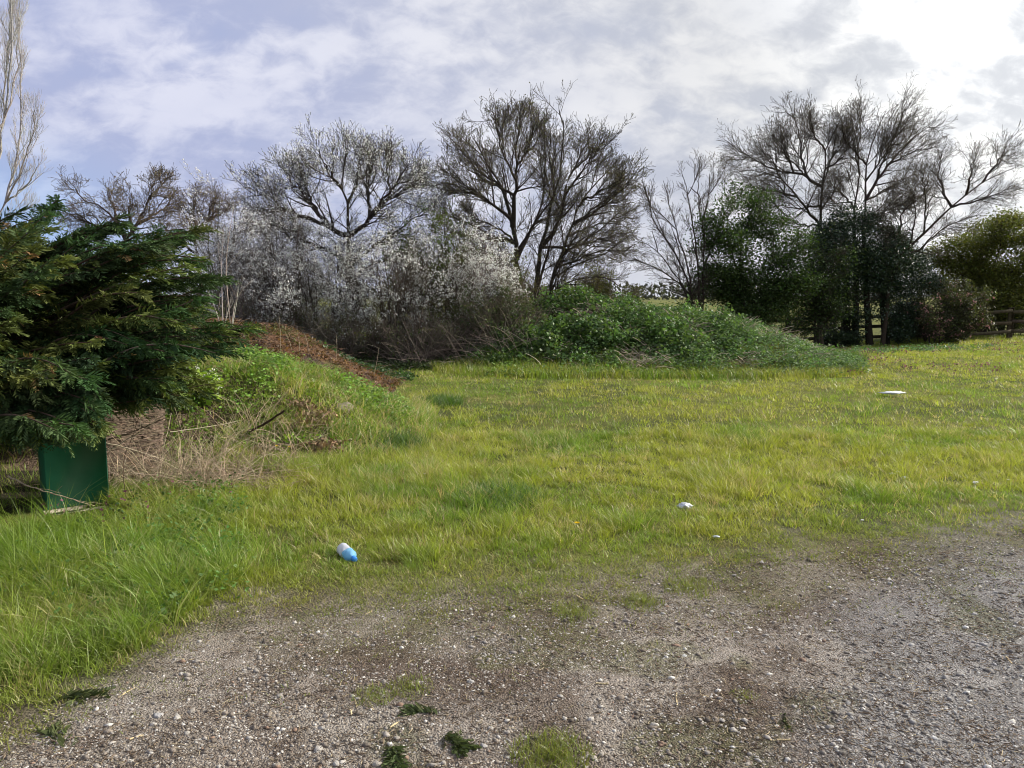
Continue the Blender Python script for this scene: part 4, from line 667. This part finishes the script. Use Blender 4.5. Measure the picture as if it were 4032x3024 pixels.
def rock(name, lab, px, py, s, col, cat='stone', group=None, flat=.6, mat=None, sink=.25):
    h = hit(px, py); n, m = 18, 12; th = np.linspace(0, 2*PI, n, endpoint=False); ph = np.linspace(0, PI, m); TH, PH = np.meshgrid(th, ph); d = np.stack([np.sin(PH)*np.cos(TH), np.sin(PH)*np.sin(TH), np.cos(PH)], -1)
    sd = int(rng.integers(200, 900)); o = rng.normal(size=3)*3; r = 1+.7*(fbm(d[..., 0]*1.3+o[0]+d[..., 2], d[..., 1]*1.3+o[1], .8, 171, 3)-.5); cut = nrm(rng.normal(size=(11, 3))); s *= .82; col = tuple(np.array(col)*.78)
    for c in cut:
        dt = (d*c).sum(-1); r = np.where(dt*r > .64, .64/np.maximum(dt, .01), r)
    a = rng.uniform(0, PI); V = d*r[..., None]*np.array([s, s*.75, s*flat]); V = np.stack([V[..., 0]*math.cos(a)-V[..., 1]*math.sin(a), V[..., 0]*math.sin(a)+V[..., 1]*math.cos(a), V[..., 2]], -1)+h+np.array([0, 0, s*flat*(1-2*sink)])
    q = [[i*n+j, i*n+(j+1) % n, (i+1)*n+(j+1) % n, (i+1)*n+j] for i in range(m-1) for j in range(n)]; mb = MB(); mb.add(V, q, None, col); return tag(mb.build(name, mat or M_STONE), lab, cat, group)
rock('boulder', 'lichened grey boulder sunk in the grass at the end of the green bank', 346, 413, .19, (.25, .22, .16), 'boulder', flat=.55)
GP = 'larger stones lying on the track'
for a, b, s, col, lab in [(158, 718, .030, (.40, .39, .38), 'grey-white stone near the bottom left grass edge'), (129, 722, .017, (.55, .53, .50), 'small white stone just below the grass edge at far left'), (160, 705, .014, (.6, .58, .55), 'tiny white stone touching the left grass edge'),
 (326, 718, .030, (.34, .31, .28), 'rounded grey stone among straw at lower left centre'), (465, 622, .026, (.52, .50, .46), 'pale cracked stone near the grass edge at centre left'), (471, 610, .016, (.58, .57, .54), 'small pale stone just above the pale cracked one'), (484, 748, .026, (.45, .43, .41), 'white-topped grey stone near the bottom centre'),
 (667, 660, .028, (.60, .60, .58), 'white angular stone, left one of the pair at centre right'), (684, 658, .028, (.57, .57, .55), 'white angular stone, right one of the pair at centre right'), (612, 687, .020, (.55, .54, .52), 'oval pale stone below the yellow straw stub'), (471, 684, .034, (.36, .35, .33), 'flat grey stone flush with the soil at centre left'),
 (585, 744, .026, (.40, .37, .33), 'flat tan stone beside the bottom grass tuft'), (848, 706, .030, (.26, .26, .26), 'dark grey lump of stone on the gravel at lower right'), (955, 628, .030, (.50, .42, .33), 'cream and rust flake on the gravel at right'), (928, 636, .015, (.62, .61, .58), 'white pebble left of the rusty flake'), (662, 716, .020, (.56, .55, .52), 'pale pebble right of the bottom grass tuft')]:
    rock('stone', lab, a, b, s, col, 'stone', GP, .5)
GT = 'straw pieces lying on the track'
for a, b, c, d_, lab in [(365, 617, 372, 613, 'short tan straw near the grass edge below the bottle'), (368, 704, 374, 713, 'pale straw piece standing out at lower centre left'), (355, 701, 357, 710, 'short vertical pale straw beside the dark soil patch'), (352, 718, 350, 712, 'stubby straw left of the rounded grey stone'), (596, 686, 608, 686, 'yellow straw stub lying level at the centre of the track'), (700, 698, 712, 700, 'white straw piece lying level right of centre'),
 (676, 695, 677, 708, 'upright pale straw sliver right of centre'), (826, 690, 839, 684, 'white straw piece on the grey gravel'), (1006, 659, 1012, 666, 'white splinter near the right edge'), (390, 730, 399, 724, 'tan straw piece at the bottom left centre'), (118, 700, 135, 690, 'long tan straw on the stones at lower left'), (40, 712, 58, 719, 'bent straw at the lower left corner'), (130, 742, 152, 735, 'thick tan straw stalk along the bottom left'), (635, 604, 642, 610, 'orange straw in a grass tuft at centre'), (576, 597, 583, 601, 'pale straw just below the grass edge at centre'), (770, 743, 790, 742, 'straight tan straw at the bottom right centre'), (690, 742, 700, 738, 'short straw at the bottom centre right')]:
    stick('straw', lab, [(a, b), (c, d_)], .0035, (.55, .45, .27), 'straw', GT, .010, taper=.9)
# fallen conifer sprigs on the track
for a, b, L, lab in [(425, 716, .15, 'fallen green conifer sprig in the middle of the bottom left track'), (450, 742, .13, 'smaller fallen conifer sprig near the bottom edge'), (70, 700, .17, 'fallen conifer sprig beside the lower left grass'), (395, 756, .15, 'dark conifer sprig cut by the bottom edge'), (785, 723, .10, 'brownish sprig on the gravel at lower right'), (60, 745, .17, 'dark conifer sprig in the bottom left corner')]:
    h = hit(a, b); mb = MB(); k = 16; ang = rng.uniform(0, 2*PI); dr = np.array([math.cos(ang), math.sin(ang), .03]); o = h+np.array([0, 0, .012])+dr*rng.uniform(-.5, .5, (k, 1))*L; d = nrm(dr+rng.normal(size=(k, 3))*np.array([.5, .5, .03])); spray_set(mb, o, d, rng.uniform(.4, .7, k)*L, jit((.07, .09, .035), k, .3), .02)
    tag(mb.build('conifer_sprig', M_CON), lab, 'sprig', 'fallen conifer sprigs on the track')
# tufts of grass on the track and in the field
def tuft(name, lab, px, py, rad, h, n, col, group=None, w=.004):
    c = hit(px, py); r = rad*rng.random(n)**.75; a = rng.uniform(0, 2*PI, n); x, y = c[0]+r*np.cos(a), c[1]+r*np.sin(a); mb = MB(); blades(mb, np.stack([x, y, hz(x, y)-.003], 1), h*rng.uniform(.4, 1.2, n), w*rng.uniform(.8, 1.5, n), jit(col, n, .35, .12), .7, 3); tag(mb.build(name, M_GRASS), lab, 'grass tuft', group)
GG = 'grass tufts standing out from the ground'
for a, b, rd, h, n, lab in [(552, 762, .15, .06, 1100, 'green grass tuft on the track at the bottom centre'), (375, 698, .09, .035, 420, 'small grass tuft on the stony soil at lower left'), (410, 692, .10, .04, 380, 'straggly grass tuft right of the small lower left one'), (745, 700, .06, .025, 200, 'tiny dry tuft on the grey gravel'), (575, 615, .12, .05, 420, 'grass tuft just off the field edge at centre'), (642, 604, .12, .05, 420, 'grass tuft off the field edge right of centre'), (690, 590, .16, .05, 600, 'wide thin tuft reaching onto the track at right')]:
    tuft('grass_tuft', lab, a, b, rd, h, n, (.19, .215, .05), GG, .003)
for a, b, rd, h, n, lab in [(845, 362, .5, .35, 1500, 'big dark grass tussock right of the mound by the field edge'), (440, 405, .35, .2, 900, 'dark grass tussock in the field near the bank end'), (402, 446, .32, .16, 900, 'dark grass tussock in the middle left of the field'), (500, 500, .35, .13, 1200, 'lush green tussock at the centre of the field')]:
    tuft('grass_tussock', lab, a, b, rd, h, n, (.075, .14, .028), GG, .008 if b < 380 else .006)
# dead-nettle flowers, dandelions
def flowers():
    mb = MB()
    def spots(x, y, h, s):
        n = len(x); z = hz(x, y)
        for k in range(4): leaves(mb, np.stack([x, y, z+h*(.6+.15*k)], 1)+rng.normal(size=(n, 3))*s*.3, s*rng.uniform(.8, 1.3, n), jit((.22, .09, .13) if k % 2 else (.13, .09, .06), n, .3))
    n = 1500; y = rng.uniform(15, 27, n); x = y*rng.uniform(.3, .72, n); k = (fbm(x, y, 1.3, 181) > .5) & (hC(x, y) < 0) & (rng.random(n) < .6); spots(x[k], y[k], .13*np.ones(int(k.sum())), .045)
    P = np.array([hit(a, b)[:2] for a, b in [(47, 546), (33, 549), (40, 548), (53, 543), (118, 528), (138, 540), (123, 521), (115, 542), (93, 555), (142, 519), (162, 517), (226, 520), (98, 536)]]); spots(P[:, 0], P[:, 1]+.15, .22*np.ones(len(P)), .025)
    tag(mb.build('dead_nettle_flowers', M_PETAL), 'small dull purple dead-nettle flower heads dotted through the grass', 'flowers', kind='stuff')
flowers()
def dandelion(px, py, lab, h=.09):
    c = hit(px, py); root = thing('dandelion', c, lab, 'dandelion', 'yellow dandelions in the grass'); s = MB(); tubes(s, np.array([[c, c+[0, 0, h*.5], c+[.005, -.01, h]]]), np.full((1, 3), .002), 5, (.15, .2, .05)); s.build('stem', M_LEAF, root)
    f = MB(); k = 34; a = np.arange(k)*2.4; o = c+np.array([.005, -.01, h]); d = np.stack([np.cos(a), np.sin(a), .25+.5*(np.arange(k)/k)], 1)*(.020*(1-.5*np.arange(k)/k))[:, None]; w = np.stack([-np.sin(a), np.cos(a), 0*a], 1)*.003; f.add(np.stack([o-w+0*d, o+w+0*d, o+d+w, o+d-w], 1), np.arange(4*k).reshape(-1, 4), None, (.75, .55, .02)); f.build('flower', M_PETAL, root)
dandelion(277, 455, 'yellow dandelion at the bank foot, left of the pair'); dandelion(289.5, 455.5, 'yellow dandelion at the bank foot, right of the pair'); dandelion(576, 536, 'lone yellow dandelion in the near field')
# ------------------------------------------------------------------ litter
def lathe(mb, prof, o, ax, col, k=28, dent=0, crum=0.):
    ax = nrm(np.asarray(ax, float)); u = nrm(np.cross(ax, [0, 0, 1.])); v = np.cross(u, ax); a = np.arange(k)*2*PI/k; R = []
    for s, r in prof:
        rr = r*(1-dent*np.exp(-((a-1.2)/.6)**2)*math.exp(-((s-.09)/.03)**2)); rr = rr*(1+crum*(vnoise(np.cos(a)*1.5+7, np.sin(a)*1.5+s*45, .8, 195)-.5)); R.append(np.asarray(o)+ax*s+rr[:, None]*(np.cos(a)[:, None]*u+np.sin(a)[:, None]*v))
    n = len(R); q = [[i*k+j, i*k+(j+1) % k, (i+1)*k+(j+1) % k, (i+1)*k+j] for i in range(n-1) for j in range(k)]; mb.add(np.array(R), q, None, col)
def bottle():
    a = hit(342, 555); b = hit(363, 571); a[2] = hbase(a[0], a[1])+.036; b[2] = hbase(b[0], b[1])+.024; ax = nrm(b-a); root = thing('plastic_bottle', a-[0, 0, .035], 'crumpled plastic bottle, clear white end and blue sleeve, lying in the grass', 'bottle')
    fine = lambda pr, n: list(zip(np.linspace(pr[0][0], pr[-1][0], n), np.interp(np.linspace(pr[0][0], pr[-1][0], n), [p[0] for p in pr], [p[1] for p in pr])))
    W1 = [(-.002, .001), (0, .026), (.004, .033), (.012, .038)]+[(.016+.006*i, .038-(.0022 if i % 2 else 0)) for i in range(1, 15)]
    m = MB(); lathe(m, W1, a, ax, (.62, .64, .70), dent=.28, crum=.22); m.build('base', M_PLAST, root, True)
    B1 = [(.098, .0385), (.112, .039), (.118, .034), (.124, .0385), (.138, .038), (.150, .034), (.160, .028), (.172, .020), (.182, .0155), (.192, .0145)]
    m = MB(); lathe(m, fine(B1, 26), a, ax, (.22, .50, .74), dent=.2, crum=.2); m.build('sleeve', M_PLAST, root, True)
    m = MB(); lathe(m, [(.190, .0150), (.192, .0185), (.194, .019), (.196, .0165), (.214, .0165), (.216, .014), (.217, .001)], a, ax, (.03, .20, .60)); m.build('cap', M_SOLID, root, True)
bottle()
def crumple(name, lab, px, py, sx, sy, sz, col, cat, mat=None, lift=.03, group=None):
    h = hit(px, py); n, m = 20, 12; th = np.linspace(0, 2*PI, n, endpoint=False); ph = np.linspace(0, PI, m); TH, PH = np.meshgrid(th, ph); d = np.stack([np.sin(PH)*np.cos(TH), np.sin(PH)*np.sin(TH), np.cos(PH)], -1); o = rng.normal(size=2)*5
    r = .7+.8*vnoise(d[..., 0]*2+o[0]+d[..., 2]*1.3, d[..., 1]*2+o[1], .45, 191)*(.6+.8*vnoise(d[..., 0]*2+3, d[..., 2]*3+o[0], .5, 193)); V = d*r[..., None]*np.array([sx, sy, sz])+h+np.array([0, 0, lift]); a = rng.uniform(-.4, .4)
    q = [[i*n+j, i*n+(j+1) % n, (i+1)*n+(j+1) % n, (i+1)*n+j] for i in range(m-1) for j in range(n)]; mb = MB(); mb.add(V, q, None, col); return tag(mb.build(name, mat or M_SOLID), lab, cat, group)
crumple('crushed_can', 'crushed silvery-grey can in the near field right of centre', 684, 511, .045, .025, .022, (.55, .58, .62), 'can', M_METAL, .035)
crumple('litter', 'flat white plastic scrap lying far out in the right field', 892, 397, 0.16, .07, .02, (.66, .69, .71), 'litter', None, .07)
GL = 'white litter scraps in the field'
for a, b, s, lab in [(892, 476, .030, 'white litter scrap, left of the cluster in the right field'), (898, 474, .024, 'white litter scrap, middle of the cluster in the right field'), (904, 480, .030, 'white litter scrap, right of the cluster in the right field'), (975, 485, .032, 'torn white scrap near the right edge of the field'), (1008, 482, .016, 'tiny white scrap at the far right edge of the field'), (862, 523, .014, 'tiny white scrap by the field edge at right'),
 (753, 512, .012, 'tiny white speck of litter right of the crushed can'), (716, 540, .028, 'thin clear plastic flake below the crushed can'), (424, 476, .016, 'white petal-like scrap at the centre left of the field, left one'), (430, 478, .016, 'white petal-like scrap right beside the left one')]:
    s *= .72; crumple('litter', lab, a, b, s, s*.6, s*.35, (.78, .78, .78) if s > .0203 or s < .0200 else (.4, .45, .48), 'litter', None, .022, GL)
# dry brown leaf clumps on the bank
for a, b, lab in [(295, 411, 'clump of dead brown leaves high on the green bank'), (314, 420, 'clump of dead brown grass below the boulder'), (305, 430, 'lower clump of dead brown leaves on the green bank'), (322, 452, 'clump of dead brown leaves at the foot of the green bank')]:
    c = hit(a, b); n = 260; mb = MB(); p = c+rng.normal(size=(n, 3))*np.array([.11, .08, .035])+[0, 0, .07]; leaves(mb, p, rng.uniform(.025, .06, n), jit((.22, .15, .095), n, .5)); tag(mb.build('dead_leaf_clump', M_DRY), lab, 'dead leaves', 'dead leaf clumps on the bank', 'stuff')
# ------------------------------------------------------------------ light
AZ, EL = math.radians(72), math.radians(31)
sv = np.array([math.sin(AZ)*math.cos(EL), math.cos(AZ)*math.cos(EL), math.sin(EL)])
sun = bpy.data.lights.new('sun', 'SUN'); sun.energy = 5.0; sun.angle = math.radians(3); sun.color = (1, .93, .82); so = bpy.data.objects.new('sun', sun); C.objects.link(so)
from mathutils import Vector
so.rotation_euler = Vector(sv.tolist()).to_track_quat('Z', 'Y').to_euler(); so.location = (20, 12, 20)
w = bpy.data.worlds.new('World'); bpy.context.scene.world = w; w.use_nodes = True; t = w.node_tree; t.nodes.clear(); L = t.links.new
def mth(op, a, b=None, c=None, clamp=False):
    n = N(t, 'ShaderNodeMath', operation=op); n.use_clamp = clamp
    for i, x in enumerate((a, b, c)):
        if x is None: continue
        if isinstance(x, (int, float)): n.inputs[i].default_value = x
        else: L(x, n.inputs[i])
    return n.outputs[0]
def mixc(f, a, b):
    n = N(t, 'ShaderNodeMix', data_type='RGBA')
    for s, x in ((n.inputs[0], f), (n.inputs[6], a), (n.inputs[7], b)):
        if isinstance(x, (int, float)): s.default_value = x
        elif isinstance(x, tuple): s.default_value = (*x, 1)
        else: L(x, s)
    return n.outputs[2]
def rng_(x, a, b, c=0., d=1.):
    n = N(t, 'ShaderNodeMapRange', interpolation_type='SMOOTHSTEP'); L(x, n.inputs['Value'])
    for k, v in zip(('From Min', 'From Max', 'To Min', 'To Max'), (a, b, c, d)): n.inputs[k].default_value = v
    return n.outputs[0]
tc = N(t, 'ShaderNodeTexCoord'); D = tc.outputs['Generated']; sx = N(t, 'ShaderNodeSeparateXYZ'); L(D, sx.inputs[0])
z = mth('MAXIMUM', sx.outputs[2], 0.); zz = mth('ADD', z, .62); px_ = mth('DIVIDE', sx.outputs[0], zz); py_ = mth('DIVIDE', sx.outputs[1], zz); cv = N(t, 'ShaderNodeCombineXYZ'); L(px_, cv.inputs[0]); L(py_, cv.inputs[1])
rot = N(t, 'ShaderNodeMapping'); rot.inputs['Rotation'].default_value = (0, 0, math.radians(-28)); rot.inputs['Scale'].default_value = (.85, 1.15, 1); L(cv.outputs[0], rot.inputs['Vector']); V = rot.outputs[0]
def noise(sc, det=6., ro=.55, off=0., dist=0., vec=None):
    m = N(t, 'ShaderNodeMapping'); m.inputs['Location'].default_value = (off, off*.7, off*1.3); L(vec or V, m.inputs['Vector']); n = N(t, 'ShaderNodeTexNoise', Scale=sc, Detail=det, Roughness=ro, Distortion=dist); L(m.outputs[0], n.inputs['Vector']); return n.outputs['Fac']
puff = noise(10.5, 3., .5, 3.1, .2); big = noise(2.6, 4., .5, 8.2, .3); streak = noise(27., 5., .62, 1.3, .35)
ny = N(t, 'ShaderNodeTexSky', sky_type='NISHITA'); ny.sun_disc = False; ny.sun_elevation = EL; ny.sun_rotation = AZ; ns = N(t, 'ShaderNodeVectorMath', operation='SCALE'); L(ny.outputs[0], ns.inputs[0]); ns.inputs['Scale'].default_value = .10
# angle to the sun
dt = N(t, 'ShaderNodeVectorMath', operation='DOT_PRODUCT'); nn = N(t, 'ShaderNodeVectorMath', operation='NORMALIZE'); L(D, nn.inputs[0]); L(nn.outputs[0], dt.inputs[0]); dt.inputs[1].default_value = tuple(sv); cs = dt.outputs['Value']
warm = rng_(cs, -.02, .80)
glow = rng_(cs, .56, .97)
lit = mth('ADD', mth('MULTIPLY', puff, .62), mth('MULTIPLY', streak, .38)); litf = rng_(lit, .38, .63)
shade = mixc(warm, (.33, .365, .53), (.46, .475, .50)); bright = mixc(warm, (.56, .575, .68), (.66, .66, .645))
cloud = mixc(litf, shade, bright)
gap = mth('MULTIPLY', rng_(mth('ADD', mth('MULTIPLY', big, .6), mth('MULTIPLY', puff, .4)), .50, .36), mth('SUBTRACT', 1., warm), clamp=True)
blue = mixc(.5, ns.outputs[0], (.26, .34, .66)); base = mixc(mth('MULTIPLY', gap, .25), cloud, blue)
# broad grey band and low clear strip at left
band = rng_(big, .44, .66); base = mixc(mth('MULTIPLY', band, .38), base, mixc(warm, (.33, .37, .54), (.43, .45, .50)))
low = mth('MULTIPLY', rng_(z, .20, .04), rng_(sx.outputs[0], -.35, -.55)); base = mixc(mth('MULTIPLY', low, .8), base, (.20, .37, .66))
hz_ = mth('MULTIPLY', rng_(z, .16, .0), .6); base = mixc(mth('MULTIPLY', hz_, mth('ADD', mth('MULTIPLY', warm, .7), .3)), base, (.66, .66, .66))
gl = N(t, 'ShaderNodeVectorMath', operation='SCALE'); L(base, gl.inputs[0]); L(mth('ADD', 1., mth('MULTIPLY', glow, mth('ADD', .55, mth('MULTIPLY', litf, 1.0)))), gl.inputs['Scale'])
bg = N(t, 'ShaderNodeBackground', Strength=.95); L(gl.outputs[0], bg.inputs['Color']); wo = N(t, 'ShaderNodeOutputWorld'); L(bg.outputs[0], wo.inputs['Surface'])
sc = bpy.context.scene; sc.view_settings.view_transform = 'Standard'; sc.view_settings.look = 'None'; sc.view_settings.exposure = .5; sc.view_settings.gamma = 1; sc.view_settings.use_curve_mapping = False
sc.render.engine = 'CYCLES'; sc.cycles.max_bounces = 6; sc.cycles.transparent_max_bounces = 4; sc.cycles.diffuse_bounces = 3; sc.cycles.transmission_bounces = 3; sc.cycles.use_denoising = True; sc.cycles.filter_width = 1.0
